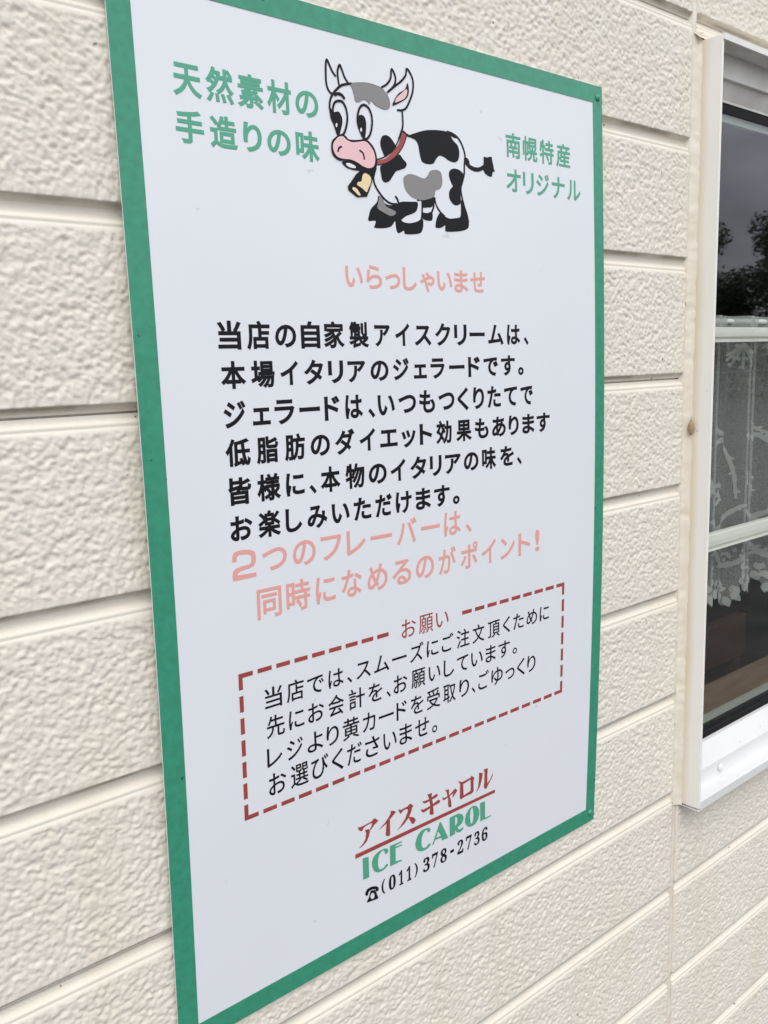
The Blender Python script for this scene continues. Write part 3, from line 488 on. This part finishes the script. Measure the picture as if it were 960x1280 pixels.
# bottom rail profile (y,z): lip, ledge, riser, sloping sill
def zz_(v): return GZ + v / 1000
prof = [(.03, zz_(-782.4)), (-.0335, zz_(-782.4)), (-.0335, zz_(-770)), (-.0310, zz_(-769.6)), (-.0070, zz_(-770.4)), (-.0068, zz_(-744.6)), (-.0060, zz_(-743.0)), (.0095, zz_(-714.5)), (.0095, zz_(-711)), (.03, zz_(-711))]
o = extrude_x('sill_rail', prof, X0 + E1, X1 - E1, M['bright_frame'], win, closed=True)
# head rail
prof = [(.03, zz_(273.5)), (-.0335, zz_(273.5)), (-.0335, zz_(266.8)), (-.0315, zz_(266.8)), (-.0052, zz_(266.8)), (-.0052, zz_(237.2)), (-.0045, zz_(236.2)), (.0000, zz_(236.2)), (.0105, zz_(216.0)), (.0105, zz_(213.0)), (.03, zz_(213.0))]
extrude_x('head_rail', prof[::-1], X0 + E1, X1 - E1, M['head_frame'], win, closed=True)
extrude_x('head_trim', [(-.034, zz_(274.5)), (-.0352, zz_(273.6)), (-.0352, zz_(266.4)), (-.034, zz_(266.2)), (-.0325, zz_(266.2)), (-.0325, zz_(274.5))], X0 + .001, X1 - .001, M['white_frame'], win, closed=True)
def rail(name, z0, z1, y0, y1, mt): return extrude_x(name, [(y1, zz_(z0)), (y0, zz_(z0)), (y0, zz_(z1)), (y1, zz_(z1))], X0 + E1, X1 - E1, mt, win, closed=True)
rail('gasket', -711, -691.5, .0118, .026, M['gasket']); rail('gasket', 200.5, 213, .0118, .026, M['gasket'])
extrude_x('gasket', [(.0108, zz_(-703)), (.0108, zz_(-701)), (.0118, zz_(-700)), (.0118, zz_(-704))], X0 + E1, X1 - E1, M['gasket'], win, closed=True)
rail('spacer', -691, -682, .0175, .024, M['spacer']); rail('spacer', 191, 200, .0175, .024, M['spacer'])
# glass pane
gq = [(X0 + .012, .0135, zz_(-692)), (X1 - .012, .0135, zz_(-692)), (X1 - .012, .0135, zz_(201)), (X0 + .012, .0135, zz_(201))]
mesh_np('pane', gq, [(0, 1, 2, 3)], M['glass'], win)
# sash stiles hidden left and right, and middle stile
for xa in (X0 + .0042, X1 - .044): box('stile', xa, xa + .040, .012, .032, zz_(-711), zz_(213), M['bright_frame'], win)
# glazing bars between the panes (rounded face with a grey groove under it)
for a, b_, c_ in ((-89.2, -104.4, -110.6), (-395.0, -415.0, -421.4)):
    prof = [(.030, zz_(a)), (.0205, zz_(a)), (.0185, zz_(a - 1.5)), (.0180, zz_((a + b_) / 2)), (.0185, zz_(b_ + 1.5)), (.0205, zz_(b_)), (.0225, zz_(b_ - .6)), (.0225, zz_(c_ + 1.6)), (.0200, zz_(c_ + 1.4)), (.0200, zz_(c_)), (.030, zz_(c_))]
    extrude_x('glazing_bar', prof[::-1], X0 + E1, X1 - E1, M['bar'], win, closed=True)
# round plug caps on the riser
def dome(name, c, r, axis_y, h, mt, parent, seg=20):
    V = []; F = []; rings = 6
    for i in range(rings + 1):
        a = i / rings * math.pi / 2; rr = r * math.cos(a); yy_ = -h * math.sin(a)
        for j in range(seg):
            t = j / seg * 2 * math.pi; V.append((c[0] + rr * math.cos(t), c[1] + yy_, c[2] + rr * math.sin(t)))
    for i in range(rings):
        for j in range(seg):
            F.append((i * seg + j, i * seg + (j + 1) % seg, (i + 1) * seg + (j + 1) % seg, (i + 1) * seg + j))
    return mesh_np(name, V, F, mt, parent, True)
for xx in (.118, .56, 1.01):
    dome('drain_cap', (xx, -.0075, zz_(-757)), .0062, 0, .0050, M['bright_frame'], win)
# sealant fillet between wall and frame side
nz_ = 300; zz = np.linspace(zb - .002, zt + .0085, nz_)
pr = [(.0010, .0026), (.0045, .0016), (.0085, -.0006), (.0113, -.0042), (.0124, -.0062)]
sx = np.array([p_[0] for p_ in pr]); sy = np.array([p_[1] for p_ in pr])
j2 = band_noise(5, nz_, .004, .0035, .03, .7, 9) * .0004; j2[:, -1] *= 1.2
grid_mesh('frame_sealant', np.repeat(sx[None], nz_, 0), np.repeat(sy[None], nz_, 0) + j2, np.repeat(zz[:, None], 5, 1), M['sealant'], win)
extrude_x('top_sealant', [(-.0075, zz_(273.6)), (-.003, zz_(277.5)), (.0035, zz_(282.5))], .004, X1, M['sealant'], win, smooth=True)
extrude_x('bottom_closure', [(-.0335, zz_(-782.6)), (.004, zz_(-782.6)), (.004, zz_(-784.2))], .012, X1, M['white_frame'], win)  # white painted strip closing the underside of the frame against the siding

# cocoon stuck to the sealant
V = []; F = []; seg = 14; prof = [(0, -11), (2.0, -8.5), (4.2, -4), (4.6, 0), (3.9, 4.5), (2.0, 8), (1.1, 11), (.6, 13.5), (0.1, 15)]
for r_, z_ in prof:
    for j in range(seg):
        t = j / seg * 2 * math.pi; V.append((mm(r_) * math.cos(t) * .75, mm(r_) * math.sin(t), mm(z_)))
for i in range(len(prof) - 1):
    for j in range(seg): F.append((i * seg + j, i * seg + (j + 1) % seg, (i + 1) * seg + (j + 1) % seg, (i + 1) * seg + j))
o = mesh_np('insect_cocoon', V, F, M['nest'], None, True); o.location = (.0085, -.0065, GZ - .226)
tag(o, 'small brown insect cocoon stuck on the sealant left of the window frame', 'cocoon')

# ------------------------------------------------------------------ things inside the shop
def fold(x): return .060 + .010 * np.sin(x * 62.0) + .006 * np.sin(x * 131 + 1.1) + .007 * np.exp(-((x - .168) / .010) ** 2) - .008 * np.exp(-((x - .248) / .014) ** 2)
cur = empty('lace_curtain', (.55, .07, GZ - .073), 'white lace cafe curtain with scroll motifs and scalloped hem behind the window glass', 'curtain')
cur_inv = Matrix.Translation(-Vector((.55, .07, GZ - .073)))
def child(o):
    o.parent = cur; o.matrix_parent_inverse = cur_inv; return o
def hem(x):
    u = (x - .10) / .125
    f = u - np.floor(u)
    s = np.where(f < .30, -.030 * np.sin(f / .30 * np.pi), np.where(f < .42, .012, -.018 * np.sin((f - .42) / .58 * np.pi)))
    return -.508 + s + .0015 * np.sin(x * 310)
nx = 900; xs = np.linspace(.04, 1.08, nx); rows = 60
top = -.072; t = np.linspace(0, 1, rows)[:, None]; hz = hem(xs)[None]
Zc = GZ + top + (hz - top) * t; Xc = np.repeat(xs[None], rows, 0) + .002 * np.sin(t * 9); Yc = fold(Xc) * (1 - .0 * t)
grid_mesh('curtain_net', Xc, Yc, Zc, M['net'], None); child(bpy.context.scene.objects['curtain_net'])
ribs = []
def ribbon(pts, w0, w1, dens=8, off=.0012):
    pts = catmull([Vector((a, b, 0)) for a, b in pts], False, dens); w0 *= .95; w1 *= .95
    for i in range(2, len(pts) - 1, 5):
        d = pts[i + 1] - pts[i - 1]; a_ = math.atan2(d.y, d.x)
        if dens != 3: leaf(pts[i].x, pts[i].y, a_ + (.9 if (i // 5) % 2 else -.9), .008, .005)
    n = len(pts); V = []; F = []
    for i, p_ in enumerate(pts):
        d = (pts[min(i + 1, n - 1)] - pts[max(i - 1, 0)]); d.normalize(); nrm = Vector((-d.y, d.x, 0)); s_ = i / (n - 1)
        w = (w0 + (w1 - w0) * s_) * (.35 + .65 * math.sin(math.pi * min(1, max(0, .12 + .8 * s_)))) * (1 + .18 * math.sin(i * 1.9))
        for sgn in (-1, 1):
            q_ = p_ + nrm * w * sgn / 2; V.append((q_.x, float(fold(q_.x)) - off, GZ + q_.y))
    for i in range(n - 1): F.append((2 * i, 2 * i + 1, 2 * i + 3, 2 * i + 2))
    ribs.append((V, F))
def leaf(x, z, a, ln, w):
    dx, dz = math.cos(a), math.sin(a)
    pts = []
    for s_, k_ in ((0, 0), (.25, .8), (.5, 1), (.75, .7), (1, 0), (.75, -.6), (.5, -.9), (.25, -.7)):
        px_, pz_ = x + dx * ln * s_ - dz * w * k_ / 2, z + dz * ln * s_ + dx * w * k_ / 2; pts.append((px_, float(fold(px_)) - .0015, GZ + pz_))
    ribs.append((pts, [(0, 1, 7), (1, 2, 6, 7), (2, 3, 5, 6), (3, 4, 5)]))
def catmull(p, closed, k=6):
    n = len(p); out = []
    rngi = range(n) if closed else range(n - 1)
    for i in rngi:
        if closed: a, b, c, d = p[(i - 1) % n], p[i], p[(i + 1) % n], p[(i + 2) % n]
        else: a, b, c, d = p[max(i - 1, 0)], p[i], p[i + 1], p[min(i + 2, n - 1)]
        for j in range(k):
            t_ = j / k
            out.append(.5 * ((2 * b) + (c - a) * t_ + (2 * a - 5 * b + 4 * c - d) * t_ ** 2 + (3 * b - a - 3 * c + d) * t_ ** 3))
    if not closed: out.append(p[-1])
    return out
def spiral(cx, cz, r, a0, turns, w0, w1, sg=1):
    pts = []
    for i in range(14):
        s_ = i / 13; a = a0 + sg * s_ * turns * 2 * math.pi; rr = r * (1 - .82 * s_); pts.append((cx + rr * math.cos(a), cz + rr * math.sin(a)))
    ribbon(pts, w0, w1, 4)
for x0 in np.arange(.045, 1.08, .126):
    # hanging bouquet at the heading, stem, scrolls, leaves, shaped hem motifs
    for a in (-1.25, -.9, -.5, 0, .5, .9, 1.25):
        ribbon([(x0 + .085, -.112), (x0 + .085 + .018 * math.sin(a), -.125 - .012 * math.cos(a)), (x0 + .085 + .034 * math.sin(a), -.120 - .034 * math.cos(a))], .0050, .003)
    ribbon([(x0 + .005, -.262), (x0 + .025, -.268), (x0 + .045, -.262), (x0 + .066, -.282), (x0 + .078, -.315), (x0 + .082, -.36)], .009, .006)
    ribbon([(x0 + .02, -.258), (x0 + .028, -.247), (x0 + .045, -.252), (x0 + .06, -.262)], .010, .006)
    spiral(x0 + .112, -.335, .020, 2.4, 1.25, .008, .004, -1)
    spiral(x0 + .034, -.352, .019, .9, 1.2, .010, .004, 1)
    spiral(x0 + .052, -.425, .018, 2.2, 1.2, .010, .004, -1)
    ribbon([(x0 + .0, -.385), (x0 + .03, -.405), (x0 + .06, -.395), (x0 + .09, -.372), (x0 + .118, -.378)], .011, .006)
    ribbon([(x0 + .095, -.255), (x0 + .110, -.268), (x0 + .125, -.272)], .014, .004)
    ribbon([(x0 + .02, -.415), (x0 + .045, -.455), (x0 + .07, -.470), (x0 + .10, -.455), (x0 + .12, -.43)], .012, .008)
    spiral(x0 + .105, -.462, .016, 3.9, 1.1, .012, .006, 1)
    for q in range(16):
        f0 = x0 + .0079 * q; leaf(f0, float(hem(f0)) + .016, -1.2 + .5 * math.sin(q * 2.1), .020, .012); leaf(f0 + .004, float(hem(f0)) + .030, -2.2 + .9 * math.sin(q * 1.3), .014, .009)
    for q in range(26):
        fx = x0 + .126 * ((q * .618) % 1); fz_ = -.44 - .05 * ((q * .37) % 1); leaf(fx, fz_, q * 1.9, .009, .006)
V = []; F = []
for v_, f_ in ribs:
    k0 = len(V); V += v_; F += [tuple(k0 + i for i in ff) for ff in f_]
child(mesh_np('lace_motif', V, F, M['motif'])); tag(bpy.context.scene.objects['lace_motif'], kind='stuff')
# heading band and rod
hb = np.linspace(0, 1, 3)[:, None]; Xh = np.repeat(xs[None], 3, 0)
child(grid_mesh('curtain_heading', Xh, fold(Xh) - .002, GZ - .070 - hb * .030 + 0 * Xh, M['motif'], None))
bm = bmesh.new(); bmesh.ops.create_cone(bm, cap_ends=True, segments=12, radius1=.004, radius2=.004, depth=1.05, matrix=Matrix.Translation((.56, .066, GZ - .078)) @ Matrix.Rotation(math.pi / 2, 4, 'Y'))
child(bm_obj('curtain_rod', bm, M['bar'], None, True))

tb = empty('wooden_table', (.75, .15, .28), 'brown wooden counter table behind the lower window glass', 'table')
def tpart(name, x0, x1, y0, y1, z0, z1, mt, e, bev=.004):
    c = e.location; o = box(name, x0 - c.x, x1 - c.x, y0 - c.y, y1 - c.y, z0 - c.z, z1 - c.z, mt, None, bev); o.parent = e; return o
tpart('tabletop', .05, 1.6, .0505, .228, GZ - .812, GZ - .780, M['table'], tb)
for xx in (.09, 1.52):
    for yy_ in (.14, .185): tpart('leg', xx, xx + .035, yy_, yy_ + .03, .28, GZ - .8125, M['chairwood'], tb)
box('inner_sill', .03, 1.108, .032, .050, GZ - .82, GZ - .776, M['head_frame'], bld)
ch = empty('wooden_chair', (.86, .58, .28), 'red brown wooden chair with solid back behind the counter table', 'chair')
tpart('backrest', .62, .985, .40, .425, GZ - .875, GZ - .768, M['chairwood'], ch)
tpart('seat', .63, .975, .43, .80, .70, .735, M['chairwood'], ch)
for xx in (.63, .94):
    tpart('rear_leg', xx, xx + .03, .401, .429, .28, GZ - .8755, M['chairwood'], ch); tpart('leg', xx, xx + .03, .765, .795, .28, .6995, M['chairwood'], ch)

# ------------------------------------------------------------------ sign board
ZB, ZT, XL, XR = -.727, .1805, -.808, -.200
SW, SH_ = XR - XL, ZT - ZB
sign = empty('sign_board', (XL + SW / 2, 0, GZ + ZB), 'large white notice board with green border, cow picture and Japanese text on the siding', 'sign')
S_INV = Matrix.Translation(-sign.location)
NG = 90
gz = np.linspace(0, SH_, NG + 1)
gy = -(.003 + .009 * np.sin(np.pi * gz / SH_))
def bow(z): return float(np.interp(z, gz, gy))
def sput(o): o.parent = sign; o.matrix_parent_inverse = S_INV; return o
def strip_panel(name, x0, x1, z0, z1, off, back, mt, bev=0):
    """bowed sheet: front at bow-off, back at bow+back; x,z in board metres"""
    zs = [z for z in gz if z0 + 1e-5 < z < z1 - 1e-5]; zs = [z0] + zs + [z1]
    V = []; F = []
    for z in zs:
        y = bow(z)
        V += [(XL + x0, y - off, GZ + ZB + z), (XL + x1, y - off, GZ + ZB + z), (XL + x1, y + back, GZ + ZB + z), (XL + x0, y + back, GZ + ZB + z)]
    for i in range(len(zs) - 1):
        for j in range(4): a = 4 * i + j; b = 4 * i + (j + 1) % 4; F.append((a, b, b + 4, a + 4))
    F += [(3, 2, 1, 0), tuple(4 * (len(zs) - 1) + j for j in range(4))]
    return sput(mesh_np(name, V, F, mt))
strip_panel('panel', 0, SW, 0, SH_, 0, .0018, M['white'])
bw_l, bw_r, bw_t, bw_b = .0195, .0175, .0188, .0195
strip_panel('border_strip', -.0003, bw_l, -.0003, SH_ + .0003, .00025, -.00005, M['green_tape'])
strip_panel('border_strip', SW - bw_r, SW + .0003, -.0003, SH_ + .0003, .00025, -.00005, M['green_tape'])
strip_panel('border_strip', bw_l - .006, SW - bw_r + .0008, SH_ - bw_t, SH_ + .0003, .00042, -.00030, M['green_tape'])
strip_panel('border_strip', bw_l - .006, SW - bw_r + .0008, -.0003, bw_b, .00042, -.00030, M['green_tape'])
for sx_, sz_ in ((.010, .012), (SW - .0085, .012), (.010, SH_ - .0125), (SW - .0085, SH_ - .0125)):
    sput(dome('screw', (XL + sx_, bow(sz_) - .0003, GZ + ZB + sz_), .0042, 0, .0026, M['green_tape'], None))

def bow_bisect(bm, z0, z1):
    for z in gz:
        if z0 < z < z1: bmesh.ops.bisect_plane(bm, geom=list(bm.verts) + list(bm.edges) + list(bm.faces), plane_co=(0, 0, z), plane_no=(0, 0, 1), dist=1e-7)
def to_board(bm, name, mats, off):
    """bm verts in board coords (x, -height, z): cut at the panel's facets, then laid on the bowed face"""
    zs = [v.co.z for v in bm.verts]; bow_bisect(bm, min(zs), max(zs))
    for v in bm.verts: v.co = Vector((XL + v.co.x, bow(v.co.z) - off + v.co.y, GZ + ZB + v.co.z))
    return sput(bm_obj(name, bm, mats))

# --- lettering: the text set with Blender's own built-in font, every glyph fitted to its place on the board
GC = {}
def glyph(ch, bold_em):
    key = (ch, round(bold_em, 3))
    if key not in GC:
        c = bpy.data.curves.new('glyph', 'FONT'); c.body = ch; c.size = 1; c.resolution_u = 4; c.bevel_depth = max(bold_em, .001); c.bevel_resolution = 0
        o = bpy.data.objects.new('glyph', c); COL.objects.link(o)
        dg = bpy.context.evaluated_depsgraph_get(); me = bpy.data.meshes.new_from_object(o.evaluated_get(dg))
        V = np.array([v.co[:] for v in me.vertices]); F = [tuple(p_.vertices) for p_ in me.polygons]
        bpy.data.objects.remove(o); bpy.data.curves.remove(c); bpy.data.meshes.remove(me)
        V[:, 2] = V[:, 2] / max(bold_em, .001)      # -1 .. 1
        F = [f for f in F if not all(V[i][2] < -.5 for i in f)]
        GC[key] = (V, F)
    return GC[key]
def add_glyph(bm, ch, x0, x1, fz, bold_em, keep=None):
    """x0,x1 ink extents (m); fz: em-y -> board z"""
    V, F = glyph(ch, bold_em)
    a, b = V[:, 0].min(), V[:, 0].max()
    vs = []
    for v in V: vs.append(bm.verts.new((x0 + (v[0] - a) / (b - a) * (x1 - x0), -v[2] * .00005, fz(v[1]))))
    for f in F:
        try: bm.faces.new([vs[i] for i in f])
        except ValueError: pass
BOLD = {2: .00076, 1.3: .00052, 1.5: .00056, .7: .00008, .5: .00022, 1.6: .00078, 1.8: .00078, 1.2: .00055}
def text_line(st, colr, bold, refs, spans):
    # vertical scale from the reference glyphs
    em = []
    for i, zt_, zb_ in refs:
        V, F = glyph(st[i], .03); em.append(((zt_ - zb_) / 1000 / (V[:, 1].max() - V[:, 1].min()), (zt_ + zb_) / 2000, (V[:, 1].max() + V[:, 1].min()) / 2))
    s_ = sum(e[0] for e in em) / len(em); z0 = sum(e[1] - e[2] * s_ for e in em) / len(em)
    be = round(BOLD[bold] / s_, 3)
    bm = bmesh.new()
    for c_, (l, r) in zip(st, spans):
        if c_ == '！':
            add_glyph(bm, '!', l / 1000, r / 1000, lambda y: z0 + y * s_ * 1.12, be)
            continue
        add_glyph(bm, c_, l / 1000, r / 1000, lambda y: z0 + y * s_, be)
    return to_board(bm, 'text_line', M[colr], .00016)
for a in TEXT: text_line(*a)
# wide numeral two in front of the pink line
def numeral_two():
    bm = bmesh.new(); fill(bm, [[(x / 1000, z / 1000) for x, z in SHAPES[0][3]]], 0, 0); to_board(bm, 'text_line', M['pink'], .00016)
# telephone line
bm = bmesh.new()
SER = dict(zip('0123456789', '𝟎𝟏𝟐𝟑𝟒𝟓𝟔𝟕𝟖𝟗'))
for c_, x0, x1, zc, h in TEL[1:]:
    g_ = SER.get(c_, c_); be = .012 if c_ not in '()' else .018
    V, F = glyph(g_, be); a_, b_ = V[:, 1].min(), V[:, 1].max()
    zc = 59.9 if c_ != '☎' else 58.6
    h = 17.0 if c_ not in '-☎' else (3.4 if c_ == '-' else 16.5)
    add_glyph(bm, g_, x0 / 1000, x1 / 1000, lambda y: (zc - h / 2 + (y - a_) / (b_ - a_) * h) / 1000, be)
to_board(bm, 'text_line', M['black'], .00016)
# dashed frame round the request text
bm = bmesh.new()
def rect(bm, x0, x1, z0, z1, mi=0):
    f = bm.faces.new([bm.verts.new((x / 1000, 0, z / 1000)) for x, z in ((x0, z0), (x1, z0), (x1, z1), (x0, z1))]); f.material_index = mi
bx0, bx1, bz0, bz1, th = 76.0, 533.2, 196.3, 335.2, 4.2
pit = (bx1 - bx0 - 15) / 22
for i in range(1, 22):
    rect(bm, bx0 + i * pit, bx0 + i * pit + 15, bz0, bz0 + th)
    if not 9 <= i <= 13: rect(bm, bx0 + i * pit, bx0 + i * pit + 15, bz1 - th, bz1)
pv = (bz1 - bz0 - 15) / 6
for i in range(1, 6):
    for xa in (bx0, bx1 - th): rect(bm, xa, xa + th, bz0 + i * pv, bz0 + i * pv + 15)
for xa, sx_ in ((bx0, 1), (bx1, -1)):
    for za, sz_ in ((bz0, 1), (bz1, -1)):
        pts = [(0, 0), (15, 0), (15, th), (th, th), (th, 15), (0, 15)]
        vs = [bm.verts.new(((xa + sx_ * x) / 1000, 0, (za + sz_ * z) / 1000)) for x, z in pts]
        bm.faces.new((vs[0], vs[1], vs[2], vs[3])); bm.faces.new((vs[0], vs[3], vs[4], vs[5]))
to_board(bm, 'dashed_outline', M['red'], .00016)
# --- drawn shapes: cow picture and shop logo, cut vinyl laid in layers
SM = ['black', 'grey', 'cowpink', 'red', 'yellow', 'cowwhite', 'green']
CI = {'black': 0, 'grey': 1, 'pink': 2, 'red': 3, 'yellow': 4, 'white': 5, 'green': 6}
def fill(bm, loops, mi, lay):
    vs = []; ls = []
    for lp in loops:
        ls.append([Vector((x, z, 0)) for x, z in lp]); vs += lp
    bv = [bm.verts.new((x, -lay, z)) for x, z in vs]
    for t_ in tessellate_polygon(ls):
        try: f = bm.faces.new([bv[i] for i in t_]); f.material_index = mi
        except ValueError: pass
def stroke(bm, pts, w, closed, lay):
    n = len(pts); L_ = []; R_ = []
    for i, p_ in enumerate(pts):
        a = pts[(i - 1) % n] if closed or i > 0 else p_; b = pts[(i + 1) % n] if closed or i < n - 1 else p_
        d = (b - a); d.normalize(); nr = Vector((-d.y, d.x, 0)); s_ = i / (n - 1)
        ww = w * .56 * (1 if closed else (.80 + .20 * math.sin(math.pi * min(1, max(0, s_))) ** .5))
        L_.append(bm.verts.new((p_.x + nr.x * ww, -lay, p_.y + nr.y * ww))); R_.append(bm.verts.new((p_.x - nr.x * ww, -lay, p_.y - nr.y * ww)))
    for i in range(n if closed else n - 1):
        j = (i + 1) % n; bm.faces.new((L_[i], R_[i], R_[j], L_[j]))
def draw(shapes, name):
    bm = bmesh.new()
    for k, (kind, colr, w, pts) in enumerate(shapes):
        lay = k * .000012; mi = CI[colr]
        if kind == 'h':
            i = pts.index(None); fill(bm, [[(x / 1000, z / 1000) for x, z in pts[:i]], [(x / 1000, z / 1000) for x, z in pts[i + 1:]]], mi, lay); continue
        vv = [Vector((x / 1000, z / 1000, 0)) for x, z in pts]
        if kind == 'f': fill(bm, [[(v.x, v.y) for v in catmull(vv, True, 5)]], mi, lay)
        elif kind == 'p': fill(bm, [[(v.x, v.y) for v in vv]], mi, lay)
        elif kind == 's': stroke(bm, catmull(vv, False, 6), w / 1000, False, lay)
        elif kind == 'c': stroke(bm, catmull(vv, True, 6), w / 1000, True, lay)
    me_ = to_board(bm, name, [M[x] for x in SM], .00016)
    return me_
cut = next(i for i, s_ in enumerate(SHAPES) if s_[3][0] is not None and s_[3][0][1] < 150)
numeral_two(); draw(SHAPES[1:cut], 'cow_picture'); draw(SHAPES[cut:], 'shop_logo')

# ------------------------------------------------------------------ trees across the road (seen mirrored in the glass)
def tree_proto(seed, h, rad, leafm):
    r = random.Random(seed); root = bpy.data.objects.new('tree', None); COL.objects.link(root)
    bm = bmesh.new()
    def limb(a, b, r0, r1, seg=6):
        d = b - a; q = d.to_track_quat('Z', 'Y'); ra = []; rb = []
        for j in range(seg):
            t_ = j / seg * 2 * math.pi; v = Vector((math.cos(t_), math.sin(t_), 0)); ra.append(bm.verts.new(a + q @ (v * r0))); rb.append(bm.verts.new(b + q @ (v * r1)))
        for j in range(seg): bm.faces.new((ra[j], ra[(j + 1) % seg], rb[(j + 1) % seg], rb[j]))
    p_ = Vector((0, 0, 0)); ends = []
    pts = [Vector((0, 0, 0)), Vector((r.uniform(-.1, .1), r.uniform(-.1, .1), h * .3)), Vector((r.uniform(-.2, .2), r.uniform(-.2, .2), h * .6)), Vector((r.uniform(-.2, .2), r.uniform(-.2, .2), h * .93))]
    rr = [.16, .12, .08, .02]
    for i in range(3): limb(pts[i], pts[i + 1], rr[i], rr[i + 1])
    for i in range(13):
        s_ = r.uniform(.25, .9); b0 = Vector((0, 0, h * s_)); an = r.uniform(0, 6.28); ln = rad * (1.1 - .6 * s_) * r.uniform(.6, 1)
        e = b0 + Vector((math.cos(an) * ln, math.sin(an) * ln, ln * .45)); limb(b0, e, .05, .015, 5); ends.append(e)
    o1 = bm_obj('trunk', bm, M['bark'], root)
    V = []; F = []
    clumps = [(e, r.uniform(.45, .9)) for e in ends] + [(Vector((r.gauss(0, rad * .35), r.gauss(0, rad * .35), h * r.uniform(.45, .95))), r.uniform(.4, .9)) for _ in range(26)]
    for c, cr_ in clumps:
        for _ in range(300):
            d = Vector((r.gauss(0, 1), r.gauss(0, 1), r.gauss(0, .8))); d = d / max(d.length, .01) * cr_ * r.random() ** .4
            q = c + d; s_ = r.uniform(.04, .085)
            a = Vector((r.uniform(-1, 1), r.uniform(-1, 1), r.uniform(-1, 1))).normalized() * s_; b = a.cross(Vector((r.uniform(-1, 1), r.uniform(-1, 1), r.uniform(-1, 1)))).normalized() * s_ * .7
            k0 = len(V); V += [q - a, q + b, q + a, q - b]; F.append((k0, k0 + 1, k0 + 2, k0 + 3))
    mesh_np('crown', V, F, leafm, root)
    return root
protos = [tree_proto(3, 5.2, 2.0, M['leaf']), tree_proto(11, 4.4, 1.9, M['leaf2']), tree_proto(23, 6.0, 2.1, M['leaf'])]
used = set()
LBL = ['tree across the road, mirrored in the upper window glass']
for i in range(9):
    a = math.radians(47 + i * 3.9); d = 34 + (i * 37 % 7); pr_ = protos[i % 3]
    if i % 3 not in used: o = pr_; used.add(i % 3)
    else:
        o = pr_.copy(); COL.objects.link(o)
        for c in pr_.children: c2 = c.copy(); COL.objects.link(c2); c2.parent = o
    o.location = (-1 + math.sin(a) * d, -.5 - math.cos(a) * d, 0); o.rotation_euler = (0, 0, i * 1.7); s_ = .92 + .13 * (i * 5 % 4); o.scale = (s_, s_, s_)
    tag(o, 'dark green tree in the row across the road, mirrored in the window glass', 'tree', 'trees across the road')
# hedge mass below the trees
r = random.Random(8); V = []; F = []
for i in range(9000):
    a = math.radians(r.uniform(20, 98)); d = r.uniform(31, 33.5); z = r.random() ** .8 * (1.9 + .25 * math.sin(a * 40) + .2 * math.sin(a * 93)); q = Vector((-1 + math.sin(a) * d, -.5 - math.cos(a) * d, z))
    A = Vector((r.uniform(-1, 1), r.uniform(-1, 1), r.uniform(-1, 1))).normalized() * .14; B = A.cross(Vector((r.uniform(-1, 1), r.uniform(-1, 1), r.uniform(-1, 1)))).normalized() * .11
    k0 = len(V); V += [q - A, q + B, q + A, q - B]; F.append((k0, k0 + 1, k0 + 2, k0 + 3))
tag(mesh_np('hedge', V, F, M['leaf2']), 'low dark hedge below the trees across the road', 'hedge', kind='stuff')
# wire fence in front of the hedge: posts and rails
fn = empty('pipe_fence', (20, -10, 0), 'thin steel pipe fence along the road in the window reflection', 'fence')
for i in range(9):
    x = 8 + i * 3.2; bm = bmesh.new(); bmesh.ops.create_cone(bm, cap_ends=True, segments=8, radius1=.03, radius2=.03, depth=2.0, matrix=Matrix.Translation((x - 20, .2 - i * .35 + 0, 1.0))); bm_obj('post', bm, M['post'], fn, True)
a_ = Vector((-12, .2, 1.98)); b_ = Vector((13.6, -2.6, 1.98)); d_ = b_ - a_
for dz in (0, -.95):
    bm = bmesh.new(); bmesh.ops.create_cone(bm, cap_ends=True, segments=6, radius1=.018, radius2=.018, depth=d_.length, matrix=Matrix.Translation((a_ + b_) / 2 + Vector((0, .05, dz))) @ d_.to_track_quat('Z', 'Y').to_matrix().to_4x4()); bm_obj('rail', bm, M['post'], fn, True)
